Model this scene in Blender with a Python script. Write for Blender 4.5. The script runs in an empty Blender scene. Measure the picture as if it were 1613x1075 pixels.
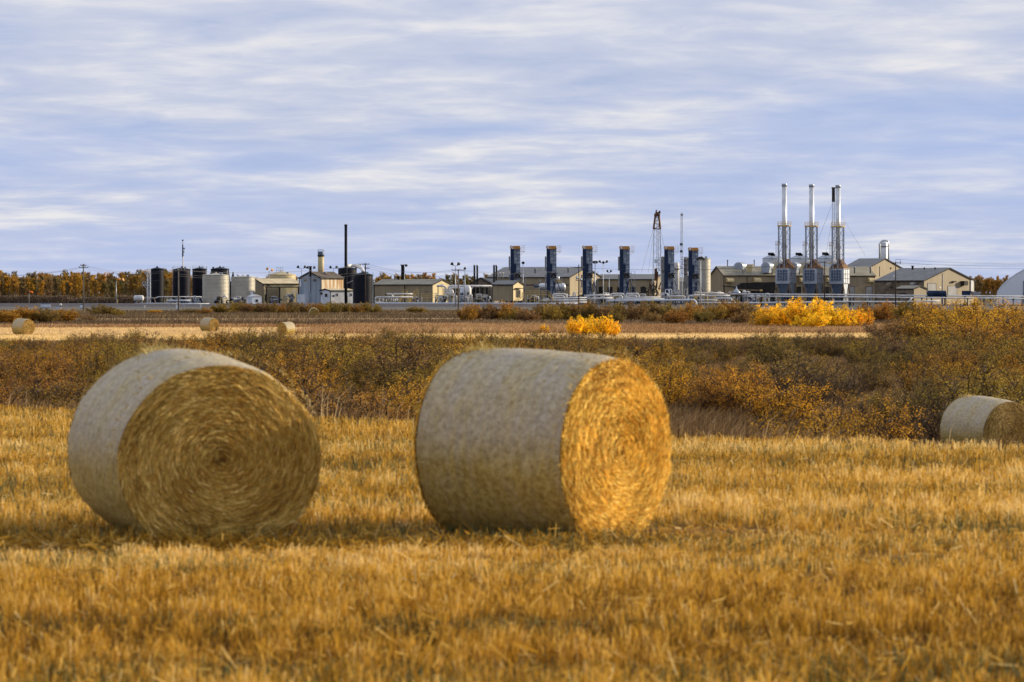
import bpy, bmesh, math, random
import numpy as np
from mathutils import Vector
R = math.radians
random.seed(7); rng = np.random.default_rng(7)
SC = bpy.context.scene
COL = SC.collection

# ------------------------------------------------------------------ camera
YC0 = 41.3
F = 4480.0            # focal length in photo pixels (100 mm on 36 mm, 1613 px)
CZ = 2.04; HX = 806.5; HY = 460.0
cam = bpy.data.cameras.new('camera'); co = bpy.data.objects.new('camera', cam); COL.objects.link(co)
co.location = (0, 0, CZ); co.rotation_euler = (R(90), 0, 0)
cam.sensor_width = 36; cam.lens = 36 * F / 1613.0
cam.shift_y = -(537.5 - HY) / 1613.0
cam.clip_start = 0.1; cam.clip_end = 20000
cam.dof.use_dof = True; cam.dof.focus_distance = 420; cam.dof.aperture_fstop = 4.5
SC.camera = co

# ------------------------------------------------------------------ light
SUN_AZ = 110.0        # from the direction towards the camera (-Y) round to the right (+X)
SUN_EL = 15.0
sd = Vector((math.sin(R(SUN_AZ)) * math.cos(R(SUN_EL)), -math.cos(R(SUN_AZ)) * math.cos(R(SUN_EL)), math.sin(R(SUN_EL))))
sl = bpy.data.lights.new('sun', 'SUN'); so = bpy.data.objects.new('sun', sl); COL.objects.link(so)
sl.energy = 5.0; sl.angle = R(0.6); sl.color = (1.0, 0.84, 0.60)
so.rotation_euler = sd.to_track_quat('Z', 'Y').to_euler(); so.location = sd * 100

SC.view_settings.view_transform = 'Standard'; SC.view_settings.look = 'None'
SC.view_settings.gamma = 1.0; SC.view_settings.exposure = 0.25
SC.cycles.max_bounces = 6; SC.cycles.diffuse_bounces = 3; SC.cycles.transmission_bounces = 3
SC.cycles.transparent_max_bounces = 6; SC.cycles.caustics_reflective = False; SC.cycles.caustics_refractive = False

# ------------------------------------------------------------------ world: clear Nishita sky under procedural cloud
wd = bpy.data.worlds.new('World'); SC.world = wd; wd.use_nodes = True
nt = wd.node_tree; N = nt.nodes; L = nt.links; N.clear()
def nd(t, **k):
    n = N.new(t)
    for a, b in k.items(): setattr(n, a, b)
    return n
def mth(op, a, b=None, c=None, clamp=False):
    n = nd('ShaderNodeMath', operation=op); n.use_clamp = clamp
    for i, v in enumerate((a, b, c)):
        if v is None: continue
        if isinstance(v, (int, float)): n.inputs[i].default_value = v
        else: L.new(v, n.inputs[i])
    return n.outputs[0]
def ramp(fac, stops, interp='LINEAR'):
    n = nd('ShaderNodeValToRGB'); n.color_ramp.interpolation = interp
    e = n.color_ramp.elements
    while len(e) < len(stops): e.new(0.5)
    for i, (p, c) in enumerate(stops):
        e[i].position = p; e[i].color = c if len(c) == 4 else (*c, 1)
    L.new(fac, n.inputs[0]); return n.outputs[0]
def mixc(f, a, b, mode='MIX'):
    n = nd('ShaderNodeMix', data_type='RGBA', blend_type=mode)
    for s, v in ((n.inputs[0], f), (n.inputs[6], a), (n.inputs[7], b)):
        if isinstance(v, (int, float)): s.default_value = v
        elif isinstance(v, tuple): s.default_value = (*v, 1) if len(v) == 3 else v
        else: L.new(v, s)
    return n.outputs[2]
sky = nd('ShaderNodeTexSky', sky_type='NISHITA'); sky.sun_disc = False
sky.sun_elevation = R(SUN_EL); sky.sun_rotation = math.atan2(sd.x, sd.y)
sky.air_density = 1.0; sky.dust_density = 0.6; sky.ozone_density = 2.5
tc = nd('ShaderNodeTexCoord'); sp = nd('ShaderNodeSeparateXYZ'); L.new(tc.outputs['Generated'], sp.inputs[0])
zc = mth('MAXIMUM', sp.outputs[2], 0.0)
den = mth('ADD', zc, 0.075)
u = mth('DIVIDE', sp.outputs[0], den); v = mth('DIVIDE', sp.outputs[1], den)
cmb = nd('ShaderNodeCombineXYZ'); L.new(u, cmb.inputs[0]); L.new(v, cmb.inputs[1])
def noise(scale, detail, rough, dist, off):
    mp = nd('ShaderNodeMapping'); L.new(cmb.outputs[0], mp.inputs[0]); mp.inputs['Location'].default_value = off
    mp.inputs['Rotation'].default_value = (0, 0, R(-3))
    mp.inputs['Scale'].default_value = (0.9, 0.80, 1)
    n = nd('ShaderNodeTexNoise'); n.inputs['Scale'].default_value = scale; n.inputs['Detail'].default_value = detail
    n.inputs['Roughness'].default_value = rough; n.inputs['Distortion'].default_value = dist
    L.new(mp.outputs[0], n.inputs['Vector']); return n.outputs['Fac']
n1 = noise(0.46, 5, 0.5, 0.3, (3.1, 1.7, 0))
n2 = noise(1.25, 6, 0.54, 0.35, (7.3, 2.2, 0))
n3 = noise(4.5, 5, 0.55, 0.3, (1.3, 9.2, 0))
d = mth('ADD', mth('MULTIPLY', n1, 0.58), mth('ADD', mth('MULTIPLY', n2, 0.32), mth('MULTIPLY', n3, 0.10)))
# more cover higher up, thinner towards the horizon
cover = mth('ADD', d, mth('MULTIPLY', mth('SUBTRACT', zc, 0.035), 1.2))
m1 = ramp(cover, [(0.34, (0, 0, 0)), (0.46, (0.5,) * 3), (0.60, (1, 1, 1))], 'EASE')
K = 10.0
shade = ramp(mth('ADD', mth('MULTIPLY', n2, 0.6), mth('MULTIPLY', n3, 0.4)),
             [(0.36, (0.40, 0.47, 0.65)), (0.50, (0.53, 0.57, 0.70)), (0.63, (0.74, 0.735, 0.755))])
cloud = mixc(1.0, shade, (K, K, K), 'MULTIPLY')
skyb = mixc(0.88, sky.outputs[0], (0.32 * K, 0.44 * K, 0.77 * K))
veil = mixc(ramp(zc, [(0.0, (0.75,) * 3), (0.05, (0.35,) * 3), (0.12, (0.1,) * 3)]), skyb, (0.47 * K, 0.53 * K, 0.745 * K))
final = mixc(m1, veil, cloud)
bg = nd('ShaderNodeBackground'); L.new(final, bg.inputs[0]); bg.inputs[1].default_value = 0.093
ow = nd('ShaderNodeOutputWorld'); L.new(bg.outputs[0], ow.inputs[0])

# ------------------------------------------------------------------ helpers
def gz(x, y):
    """ground height: field edge, then the hollow and the flat beyond"""
    yc = YC0 - 0.89 * x
    yc = min(max(yc, 27.0), 60.0)
    t = min(max((y - yc) / 16.0, 0.0), 1.0)
    z = -2.15 * (t * t * (3 - 2 * t))
    z += 0.02 * math.sin(x * 0.9 + y * 0.23) * (1 - t)
    return z
def W(px, py, Y): return Vector(((px - HX) * Y / F, Y, CZ - (py - HY) * Y / F))
def X(px, Y): return (px - HX) * Y / F
def Z(py, Y): return CZ - (py - HY) * Y / F
def U(Y): return Y / F
GZ = -2.15

_mats = {}
def mat(name, c1, c2=None, rough=0.7, metal=0.0, scale=1.0, stretch=(1, 1, 1), bump=0.0, attr=None, objcol=False, transl=0.0, spec=0.3, detail=4, contrast=(0.35, 0.65), stops=None):
    if name in _mats: return _mats[name]
    m = bpy.data.materials.new(name); m.use_nodes = True; m.node_tree.nodes.clear(); _mats[name] = m
    global nt, N, L
    nt = m.node_tree; N = nt.nodes; L = nt.links
    out = nd('ShaderNodeOutputMaterial')
    b = nd('ShaderNodeBsdfPrincipled'); b.inputs['Roughness'].default_value = rough; b.inputs['Metallic'].default_value = metal
    b.inputs['Specular IOR Level'].default_value = spec
    c2 = c2 or c1
    tc = nd('ShaderNodeTexCoord'); mp = nd('ShaderNodeMapping'); mp.inputs['Scale'].default_value = stretch
    L.new(tc.outputs['Object'], mp.inputs[0])
    n = nd('ShaderNodeTexNoise'); n.inputs['Scale'].default_value = scale; n.inputs['Detail'].default_value = detail
    L.new(mp.outputs[0], n.inputs['Vector'])
    if attr:
        a = nd('ShaderNodeAttribute', attribute_name=attr)
        f = a.outputs['Fac']
        if stops: col = ramp(f, stops)
        else: col = ramp(f, [(0.0, c1), (1.0, c2)])
    else:
        col = ramp(n.outputs['Fac'], stops if stops else [(contrast[0], c1), (contrast[1], c2)])
    if objcol:
        oi = nd('ShaderNodeObjectInfo'); col = mixc(1.0, col, oi.outputs['Color'], 'MULTIPLY')
    L.new(col, b.inputs['Base Color'])
    if bump:
        bp = nd('ShaderNodeBump'); bp.inputs['Strength'].default_value = bump; bp.inputs['Distance'].default_value = 0.02
        n2 = nd('ShaderNodeTexNoise'); n2.inputs['Scale'].default_value = scale * 6; n2.inputs['Detail'].default_value = 6
        L.new(mp.outputs[0], n2.inputs['Vector']); L.new(n2.outputs['Fac'], bp.inputs['Height']); L.new(bp.outputs[0], b.inputs['Normal'])
    if transl:
        t = nd('ShaderNodeBsdfTranslucent'); L.new(col, t.inputs[0])
        ms = nd('ShaderNodeMixShader'); ms.inputs[0].default_value = transl
        L.new(b.outputs[0], ms.inputs[1]); L.new(t.outputs[0], ms.inputs[2]); L.new(ms.outputs[0], out.inputs[0])
    else: L.new(b.outputs[0], out.inputs[0])
    return m

ORG = {}
def tag(o, label=None, cat=None, group=None, kind=None):
    if label: o['label'] = label
    if cat: o['category'] = cat
    if group: o['group'] = group
    if kind: o['kind'] = kind
    return o
def thing(name, label, cat, loc, group=None, rz=0.0):
    o = bpy.data.objects.new(name, None); COL.objects.link(o)
    o.location = loc; o.rotation_euler = (0, 0, rz); o.empty_display_size = 0.5
    ORG[o.name] = (Vector(loc), rz)
    return tag(o, label, cat, group)
def relabel(o, label, group=None):
    o['label'] = label
    if group: o['group'] = group
    return o

class MB:
    """collects shapes (world coordinates) for one mesh object"""
    def __init__(s): s.v = []; s.f = []; s.sm = []
    def add(s, vs, fs, smooth=False):
        k = len(s.v); s.v += [tuple(p) for p in vs]
        for f in fs: s.f.append(tuple(i + k for i in f)); s.sm.append(smooth)
        return s
    def box(s, c, d, rz=0.0, ax=None):
        hx, hy, hz = d[0] / 2, d[1] / 2, d[2] / 2; c = Vector(c); vs = []
        ca, sa = math.cos(rz), math.sin(rz)
        for z in (-hz, hz):
            for x, y in ((-hx, -hy), (hx, -hy), (hx, hy), (-hx, hy)):
                vs.append((c.x + x * ca - y * sa, c.y + x * sa + y * ca, c.z + z))
        return s.add(vs, [(0, 3, 2, 1), (4, 5, 6, 7), (0, 1, 5, 4), (1, 2, 6, 5), (2, 3, 7, 6), (3, 0, 4, 7)])
    def lathe(s, c, prof, n=24, axis=None, smooth=True, a0=0.0, cap=True):
        """profile of (r, h) from a centre along an axis"""
        c = Vector(c); ax = Vector(axis or (0, 0, 1)).normalized()
        p = ax.orthogonal().normalized(); q = ax.cross(p)
        if abs(ax.z) > 0.99: p = Vector((1, 0, 0)); q = Vector((0, 1, 0)) if ax.z > 0 else Vector((0, -1, 0))
        vs = []; fs = []
        for r, h in prof:
            for i in range(n):
                t = a0 + 2 * math.pi * i / n
                vs.append(c + ax * h + (p * math.cos(t) + q * math.sin(t)) * r)
        for j in range(len(prof) - 1):
            for i in range(n):
                i2 = (i + 1) % n
                fs.append((j * n + i, j * n + i2, (j + 1) * n + i2, (j + 1) * n + i))
        s.add(vs, fs, smooth)
        if cap:
            k = len(s.v) - len(vs)
            if prof[0][0] > 1e-3: s.f.append(tuple(k + i for i in reversed(range(n)))); s.sm.append(False)
            if prof[-1][0] > 1e-3: s.f.append(tuple(k + (len(prof) - 1) * n + i for i in range(n))); s.sm.append(False)
        return s
    def tube(s, pts, r, n=8, r2=None, smooth=True):
        pts = [Vector(p) for p in pts]; vs = []; fs = []; m = len(pts)
        up = Vector((0, 0, 1))
        for j, p in enumerate(pts):
            a = pts[max(j - 1, 0)]; b = pts[min(j + 1, m - 1)]; t = (b - a)
            if t.length < 1e-6: t = Vector((0, 0, 1))
            t.normalize()
            e = t.cross(up)
            if e.length < 0.05: e = t.cross(Vector((0, 1, 0)))
            e.normalize(); g = e.cross(t).normalized()
            rr = r if r2 is None else r + (r2 - r) * j / max(m - 1, 1)
            if 0 < j < m - 1:
                ca = (pts[j] - pts[j - 1]).normalized().dot((pts[j + 1] - pts[j]).normalized())
                rr /= max(math.sqrt(max((1 + ca) / 2, 0.2)), 0.5)
            for i in range(n):
                w = 2 * math.pi * (i + 0.5) / n; vs.append(p + (e * math.cos(w) + g * math.sin(w)) * rr)
        for j in range(m - 1):
            for i in range(n):
                i2 = (i + 1) % n; fs.append((j * n + i, j * n + i2, (j + 1) * n + i2, (j + 1) * n + i))
        fs.append(tuple(reversed(range(n)))); fs.append(tuple((m - 1) * n + i for i in range(n)))
        return s.add(vs, fs, smooth and n > 4)
    def bar(s, a, b, w): return s.tube([a, b], w * 0.7, 4)
    def prism(s, poly, off):
        """closed polygon (list of 3-D points) extruded by a vector"""
        off = Vector(off); n = len(poly); vs = [Vector(p) for p in poly] + [Vector(p) + off for p in poly]
        fs = [tuple(reversed(range(n))), tuple(range(n, 2 * n))] + [(i, (i + 1) % n, (i + 1) % n + n, i + n) for i in range(n)]
        return s.add(vs, fs)
    def build(s, name, m, parent=None, org=None, rz=0.0):
        me = bpy.data.meshes.new(name)
        o0 = Vector((0, 0, 0)); r0 = 0.0
        if parent is not None: o0, r0 = ORG[parent.name]
        elif org is not None: o0 = Vector(org)
        ca, sa = math.cos(-r0), math.sin(-r0)
        vs = []
        for p in s.v:
            x, y, z = p[0] - o0.x, p[1] - o0.y, p[2] - o0.z
            vs.append((x * ca - y * sa, x * sa + y * ca, z))
        me.from_pydata(vs, [], s.f)
        bm = bmesh.new(); bm.from_mesh(me); bmesh.ops.recalc_face_normals(bm, faces=bm.faces); bm.to_mesh(me); bm.free()
        me.polygons.foreach_set('use_smooth', s.sm[:len(me.polygons)] if len(s.sm) == len(me.polygons) else [False] * len(me.polygons))
        me.materials.append(m)
        o = bpy.data.objects.new(name, me); COL.objects.link(o)
        if parent is not None:
            o.parent = parent; ORG[o.name] = (o0, r0)
        elif org is not None:
            o.location = org; ORG[o.name] = (o0, 0.0)
        else: ORG[o.name] = (o0, 0.0)
        return o

def copy_tree(o, parent=None, loc=None, rz=None, scale=None, color=None):
    c = o.copy(); COL.objects.link(c)
    if parent is not None: c.parent = parent
    if loc is not None: c.location = loc
    if rz is not None: c.rotation_euler = (0, 0, rz)
    if scale is not None: c.scale = scale
    if color is not None: c.color = (*color, 1)
    for ch in KIDS.get(o.name, []): copy_tree(ch, c, color=color)
    return c
KIDS = {}
def note_kids(o):
    KIDS[o.name] = [c for c in bpy.data.objects if c.parent == o]
    for c in KIDS[o.name]: note_kids(c)

def quads_mesh(name, verts, m, attr=None, nv=4, smooth=False):
    """verts: (n, nv, 3) array; polygon per item"""
    verts = np.ascontiguousarray(verts, dtype=np.float32); n = verts.shape[0]
    me = bpy.data.meshes.new(name)
    me.vertices.add(n * nv); me.vertices.foreach_set('co', verts.reshape(-1))
    me.loops.add(n * nv); me.loops.foreach_set('vertex_index', np.arange(n * nv, dtype=np.int32))
    me.polygons.add(n); me.polygons.foreach_set('loop_start', np.arange(0, n * nv, nv, dtype=np.int32))
    me.update(calc_edges=True)
    if attr is not None:
        a = me.attributes.new('v', 'FLOAT', 'FACE'); a.data.foreach_set('value', np.ascontiguousarray(attr, dtype=np.float32))
    me.materials.append(m)
    o = bpy.data.objects.new(name, me); COL.objects.link(o); ORG[o.name] = (Vector((0, 0, 0)), 0.0)
    return o

def gz_np(x, y):
    yc = np.clip(YC0 - 0.89 * x, 27, 60); t = np.clip((y - yc) / 16.0, 0, 1)
    return -2.15 * (t * t * (3 - 2 * t)) + 0.02 * np.sin(x * 0.9 + y * 0.23) * (1 - t)

def blades(name, x, y, z, h, w, lean, m, col, bend=0.0, ldir=None, flat=None):
    """upright tapered blades: lower and upper quad each"""
    n = len(x); az = rng.uniform(0, 2 * np.pi, n)
    wx, wy = np.cos(az) * w / 2, np.sin(az) * w / 2
    if ldir is None: la = rng.uniform(0, 2 * np.pi, n)
    else: la = ldir + rng.normal(0, 0.7, n)
    lx, ly = np.cos(la) * lean * h, np.sin(la) * lean * h
    B = np.stack([x, y, z], 1); Wd = np.stack([wx, wy, np.zeros(n)], 1)
    if bend > 0:
        Mi = B + np.stack([lx * 0.35, ly * 0.35, h * 0.62], 1)
        T = B + np.stack([lx * (1 + bend), ly * (1 + bend), h], 1)
        q1 = np.stack([B - Wd, B + Wd, Mi + Wd * 0.85, Mi - Wd * 0.85], 1)
        q2 = np.stack([Mi - Wd * 0.85, Mi + Wd * 0.85, T + Wd * 0.25, T - Wd * 0.25], 1)
        return quads_mesh(name, np.concatenate([q1, q2]), m, np.concatenate([col, np.clip(col + 0.12, 0, 1)]))
    T = B + np.stack([lx, ly, h], 1)
    q = np.stack([B - Wd, B + Wd, T + Wd * 0.7, T - Wd * 0.7], 1)
    return quads_mesh(name, q, m, col)

def vnoise(x, y, sx, sy, seed=0, octs=3):
    """cheap value noise on arrays, 0..1"""
    out = np.zeros_like(x); amp = 1.0; tot = 0
    for o in range(octs):
        r = np.random.default_rng(seed + o); G = r.random((256, 256))
        u = x / sx * 2 ** o + 37.7 * o; w = y / sy * 2 ** o + 11.3 * o
        i = np.floor(u).astype(int); j = np.floor(w).astype(int); fu = u - i; fw = w - j
        fu = fu * fu * (3 - 2 * fu); fw = fw * fw * (3 - 2 * fw)
        a = G[i % 256, j % 256]; b = G[(i + 1) % 256, j % 256]; c = G[i % 256, (j + 1) % 256]; d_ = G[(i + 1) % 256, (j + 1) % 256]
        out += amp * ((a * (1 - fu) + b * fu) * (1 - fw) + (c * (1 - fu) + d_ * fu) * fw); tot += amp; amp *= 0.55
    return out / tot

def frustum_pts(n, y0, y1, power=1.0, margin=1.15, extra=1.5):
    """points across the view between two distances; power > 0 favours the near side"""
    u_ = rng.random(n)
    if power == 0: y = np.sqrt(y0 ** 2 + u_ * (y1 ** 2 - y0 ** 2))
    elif power == 1: y = y0 + u_ * (y1 - y0)
    else:
        p = 2 - power; y = (y0 ** p + u_ * (y1 ** p - y0 ** p)) ** (1 / p) if abs(p) > 1e-6 else y0 * (y1 / y0) ** u_
    x = rng.uniform(-1, 1, n) * (HX / F * y * margin + extra)
    return x, y

# ------------------------------------------------------------------ ground sheet
def build_ground():
    ys = list(np.arange(-30, 0, 5)) + list(np.arange(0, 80, 1.0)) + list(np.arange(80, 260, 6)) + list(np.geomspace(260, 9000, 40))
    xs = sorted(set([round(t, 2) for t in list(np.arange(-40, 40.1, 1.0))] + [s * t for s in (-1, 1) for t in np.geomspace(42, 5000, 24)]))
    vs = []; fs = []
    for y in ys:
        for x in xs: vs.append((x, y, gz(x, y)))
    nx = len(xs)
    for j in range(len(ys) - 1):
        for i in range(nx - 1): fs.append((j * nx + i, j * nx + i + 1, (j + 1) * nx + i + 1, (j + 1) * nx + i))
    me = bpy.data.meshes.new('ground'); me.from_pydata(vs, [], fs); me.polygons.foreach_set('use_smooth', [True] * len(fs))
    global nt, N, L
    m = bpy.data.materials.new('ground_fields'); m.use_nodes = True; m.node_tree.nodes.clear()
    nt = m.node_tree; N = nt.nodes; L = nt.links
    out = nd('ShaderNodeOutputMaterial'); b = nd('ShaderNodeBsdfPrincipled'); b.inputs['Roughness'].default_value = 0.95; b.inputs['Specular IOR Level'].default_value = 0.1
    g = nd('ShaderNodeTexCoord'); s = nd('ShaderNodeSeparateXYZ'); L.new(g.outputs['Object'], s.inputs[0])
    mp = nd('ShaderNodeMapping'); mp.inputs['Scale'].default_value = (0.02, 0.006, 1); L.new(g.outputs['Object'], mp.inputs[0])
    n = nd('ShaderNodeTexNoise'); n.inputs['Scale'].default_value = 1.0; n.inputs['Detail'].default_value = 5; L.new(mp.outputs[0], n.inputs['Vector'])
    # distance of the strips in plan, with a slow wander; the field edge near the camera runs at an angle
    near = mth('ADD', s.outputs[1], mth('MULTIPLY', s.outputs[0], 0.89))
    wob = mth('MULTIPLY', mth('SUBTRACT', n.outputs['Fac'], 0.5), mth('MULTIPLY', s.outputs[1], 0.12))
    far = mth('ADD', s.outputs[1], mth('ADD', wob, mth('MULTIPLY', s.outputs[0], -0.10)))
    yy = mth('DIVIDE', far, 1200.0)
    st = [(0.0, (0.16, 0.085, 0.032)), (0.180, (0.15, 0.085, 0.04)), (0.200, (0.74, 0.50, 0.19)), (0.232, (0.86, 0.61, 0.25)),
          (0.236, (0.44, 0.25, 0.10)), (0.280, (0.60, 0.37, 0.17)), (0.29, (0.17, 0.09, 0.05)), (0.345, (0.15, 0.09, 0.05)), (0.352, (0.50, 0.34, 0.17)),
          (0.372, (0.46, 0.31, 0.16)), (0.380, (0.10, 0.08, 0.035)), (0.47, (0.12, 0.09, 0.04)), (0.50, (0.19, 0.17, 0.11)), (0.55, (0.20, 0.18, 0.13)),
          (0.60, (0.11, 0.10, 0.085)), (0.95, (0.12, 0.11, 0.10)), (1.0, (0.12, 0.10, 0.05))]
    c = ramp(yy, st)
    edge = mth('MULTIPLY', mth('SUBTRACT', near, YC0 + 0.6), 4.0, clamp=True)
    f2 = nd('ShaderNodeTexNoise'); f2.inputs['Scale'].default_value = 6.0; f2.inputs['Detail'].default_value = 8; L.new(g.outputs['Object'], f2.inputs['Vector'])
    soil = ramp(f2.outputs['Fac'], [(0.3, (0.12, 0.055, 0.014)), (0.55, (0.26, 0.14, 0.035)), (0.75, (0.42, 0.26, 0.09))])
    c = mixc(edge, soil, c)
    f3 = nd('ShaderNodeTexNoise'); f3.inputs['Scale'].default_value = 0.6; f3.inputs['Detail'].default_value = 9; L.new(g.outputs['Object'], f3.inputs['Vector'])
    c = mixc(0.5, c, ramp(f3.outputs['Fac'], [(0.3, (0.25,) * 3), (0.7, (0.8,) * 3)]), 'OVERLAY')
    L.new(c, b.inputs['Base Color']); L.new(b.outputs[0], out.inputs[0])
    me.materials.append(m)
    o = bpy.data.objects.new('ground', me); COL.objects.link(o); tag(o, kind='structure')
build_ground()

# the gravel access road in front of the plant
rd = MB()
pts = [(-420, 742), (-150, 735), (-60, 728), (20, 722), (80, 716)]
for i in range(len(pts) - 1):
    (x0, y0), (x1, y1) = pts[i], pts[i + 1]; z = GZ + 0.10
    rd.add([(x0, y0 - 26, z), (x1, y1 - 26, z), (x1, y1 + 26, z), (x0, y0 + 26, z)], [(0, 1, 2, 3)])
    rd.add([(x0, y0 - 30, GZ + 0.01), (x1, y1 - 30, GZ + 0.01), (x1, y1 - 26, z), (x0, y0 - 26, z)], [(0, 1, 2, 3)])
tag(rd.build('road', mat('road_gravel', (0.085, 0.08, 0.078), (0.13, 0.12, 0.11), rough=0.95, scale=0.4)), kind='structure')
bk = MB()
pts = [(-420, 842), (-150, 838), (-110, 836), (-40, 832), (10, 830)]
for i in range(len(pts) - 1):
    (x0, y0), (x1, y1) = pts[i], pts[i + 1]
    a = [(y0 - 22, GZ + 0.01), (y0 - 12, GZ + 0.75), (y0 + 4, GZ + 0.8), (y0 + 16, GZ + 0.02)]; b_ = [(y1 - 22, GZ + 0.01), (y1 - 12, GZ + 0.75), (y1 + 4, GZ + 0.8), (y1 + 16, GZ + 0.02)]
    for k in range(3): bk.add([(x0, *a[k]), (x1, *b_[k]), (x1, *b_[k + 1]), (x0, *a[k + 1])], [(0, 1, 2, 3)])
tag(bk.build('embankment', mat('dark_gravel', (0.05, 0.047, 0.058), (0.08, 0.074, 0.082), rough=0.95, scale=0.5)), kind='structure')

# ------------------------------------------------------------------ stubble of the near field
STRAW = [(0.0, (0.06, 0.032, 0.007)), (0.22, (0.23, 0.11, 0.009)), (0.48, (0.54, 0.285, 0.022)), (0.74, (0.76, 0.465, 0.075)), (1.0, (0.92, 0.70, 0.30))]
m_stub = mat('stubble_straw', (0, 0, 0), rough=0.75, attr='v', transl=0.35, stops=STRAW)
n = 700000
x, y = frustum_pts(n, 11.5, 64, 1.55, margin=1.1, extra=1.2)
yc = YC0 - 0.89 * x
keep = y < yc + 0.5 + rng.normal(0, 0.2, n); x, y = x[keep], y[keep]
sw = vnoise(x, y, 9.0, 1.5, 5); tuft = 0.5 * vnoise(x, y, 0.40, 0.30, 9, 2) + 0.5 * vnoise(x, y, 0.13, 0.13, 19, 1); tuft = np.clip((tuft - 0.5) * 1.7 + 0.5, 0, 1); n = len(x)
keep = rng.random(n) < 0.10 + 1.5 * np.clip(tuft, 0, 1) ** 1.6; x, y, sw, tuft = x[keep], y[keep], sw[keep], tuft[keep]; n = len(x)
row = 0.5 + 0.5 * np.sin((y + 0.10 * x + 0.2 * vnoise(x, y, 6, 6, 321)) * 2 * np.pi / 0.55)
h = (0.02 + 0.055 * sw + 0.10 * tuft + 0.02 * row) * (1 - 0.38 * np.exp(-((y - 21.3 - 0.1 * x) / 1.5) ** 2)) * rng.uniform(0.5, 1.2, n)
def near_bale(x, y):
    d1 = np.hypot((x + 2.6) / 1.25, (y - 23.2) / 0.95); d2 = np.hypot((x - 0.35) / 1.35, (y - 23.7) / 0.95)
    return np.clip((np.minimum(d1, d2) - 0.95) / 0.6, 0.22, 1) * np.clip(np.abs(y - 0.13 * x - 23.15 + 0.5 * (vnoise(x, y, 1.2, 1.2, 411, 2) - 0.5)) / 0.55 - 0.95 + np.clip((x - 1.2) / 1.2, 0, 1), 0.30, 1)
h *= near_bale(x, y) * np.clip(1.08 - (y - 14) * 0.010, 0.86, 1.1)
w = rng.uniform(0.004, 0.010, n) * (1 + (y - 15) / 60)
band = vnoise(x, y, 30.0, 2.4, 15, 2); cv = np.clip(-0.03 + 0.52 * sw + 0.55 * (band - 0.5) + 0.62 * (tuft - 0.42) + 0.20 * np.clip((y - 19) / 16, 0, 1) + 0.06 * row + rng.normal(0, 0.19, n), 0, 1)
o = blades('stubble', x, y, gz_np(x, y) - 0.01, h, w, np.abs(rng.normal(0.16, 0.30, n)), m_stub, cv)
tag(o, 'cut golden straw stubble covering the near field under the bales', 'stubble', kind='stuff')
# chopped straw lying on and across it
n = 60000
x, y = frustum_pts(n, 11.5, 60, 1.5, extra=1.2); k = (y < YC0 - 0.89 * x + 0.6); x, y = x[k], y[k]; n = len(x)
sw = vnoise(x, y, 7.0, 1.2, 25); k = rng.random(n) < sw ** 1.5 * 0.75; x, y = x[k], y[k]; n = len(x)
a = rng.uniform(0, 2 * np.pi, n); ln = rng.uniform(0.04, 0.15, n)
near_ = [(rng.normal(-2.6, 0.95, 5000), rng.normal(22.75, 0.28, 5000)), (rng.normal(0.35, 1.0, 5000), rng.normal(23.0, 0.28, 5000)), (rng.uniform(-6, 1.5, 5000), rng.normal(22.9, 0.35, 5000))]
for xa_, ya_ in near_: x = np.concatenate([x, xa_]); y = np.concatenate([y, ya_])
n0 = n; n = len(x); a = rng.uniform(0, 2 * np.pi, n); ln = np.concatenate([ln, rng.uniform(0.05, 0.2, n - n0)]); z0 = gz_np(x, y) + np.concatenate([rng.uniform(0.02, 0.12, n0), rng.uniform(0.0, 0.022, n - n0)])
Dv = np.stack([np.cos(a) * ln, np.sin(a) * ln, rng.normal(0, 0.05, n)], 1); P0 = np.stack([x, y, z0], 1)
Wv = np.stack([-np.sin(a), np.cos(a), rng.normal(0, 0.8, n)], 1); Wv /= np.linalg.norm(Wv, axis=1)[:, None]; Wv *= rng.uniform(0.003, 0.006, n)[:, None]
o = quads_mesh('loose_straw', np.stack([P0 - Wv, P0 + Wv, P0 + Dv + Wv, P0 + Dv - Wv], 1), m_stub, np.clip(np.concatenate([rng.normal(0.66, 0.16, n0), rng.normal(0.45, 0.2, n - n0)]), 0, 1))
tag(o, 'chopped straw lying loose between the stubble rows', 'straw', kind='stuff')
# a few seedling greens low in the rows
m_green = mat('regrowth_green', (0, 0, 0), rough=0.7, attr='v', transl=0.3, stops=[(0.0, (0.035, 0.05, 0.014)), (1.0, (0.16, 0.18, 0.07))])
n = 130000
x, y = frustum_pts(n, 11.5, 50, 1.5, extra=1.2); sw = vnoise(x, y, 3.5, 0.8, 55); k = (y < YC0 - 0.89 * x) & (sw > 0.52); x, y = x[k], y[k]; n = len(x)
o = blades('green_regrowth', x, y, gz_np(x, y), rng.uniform(0.05, 0.15, n), rng.uniform(0.003, 0.007, n), np.abs(rng.normal(0.3, 0.2, n)), m_green, rng.random(n))
tag(o, 'sparse green regrowth low between the stubble rows', 'grass', kind='stuff')

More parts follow.
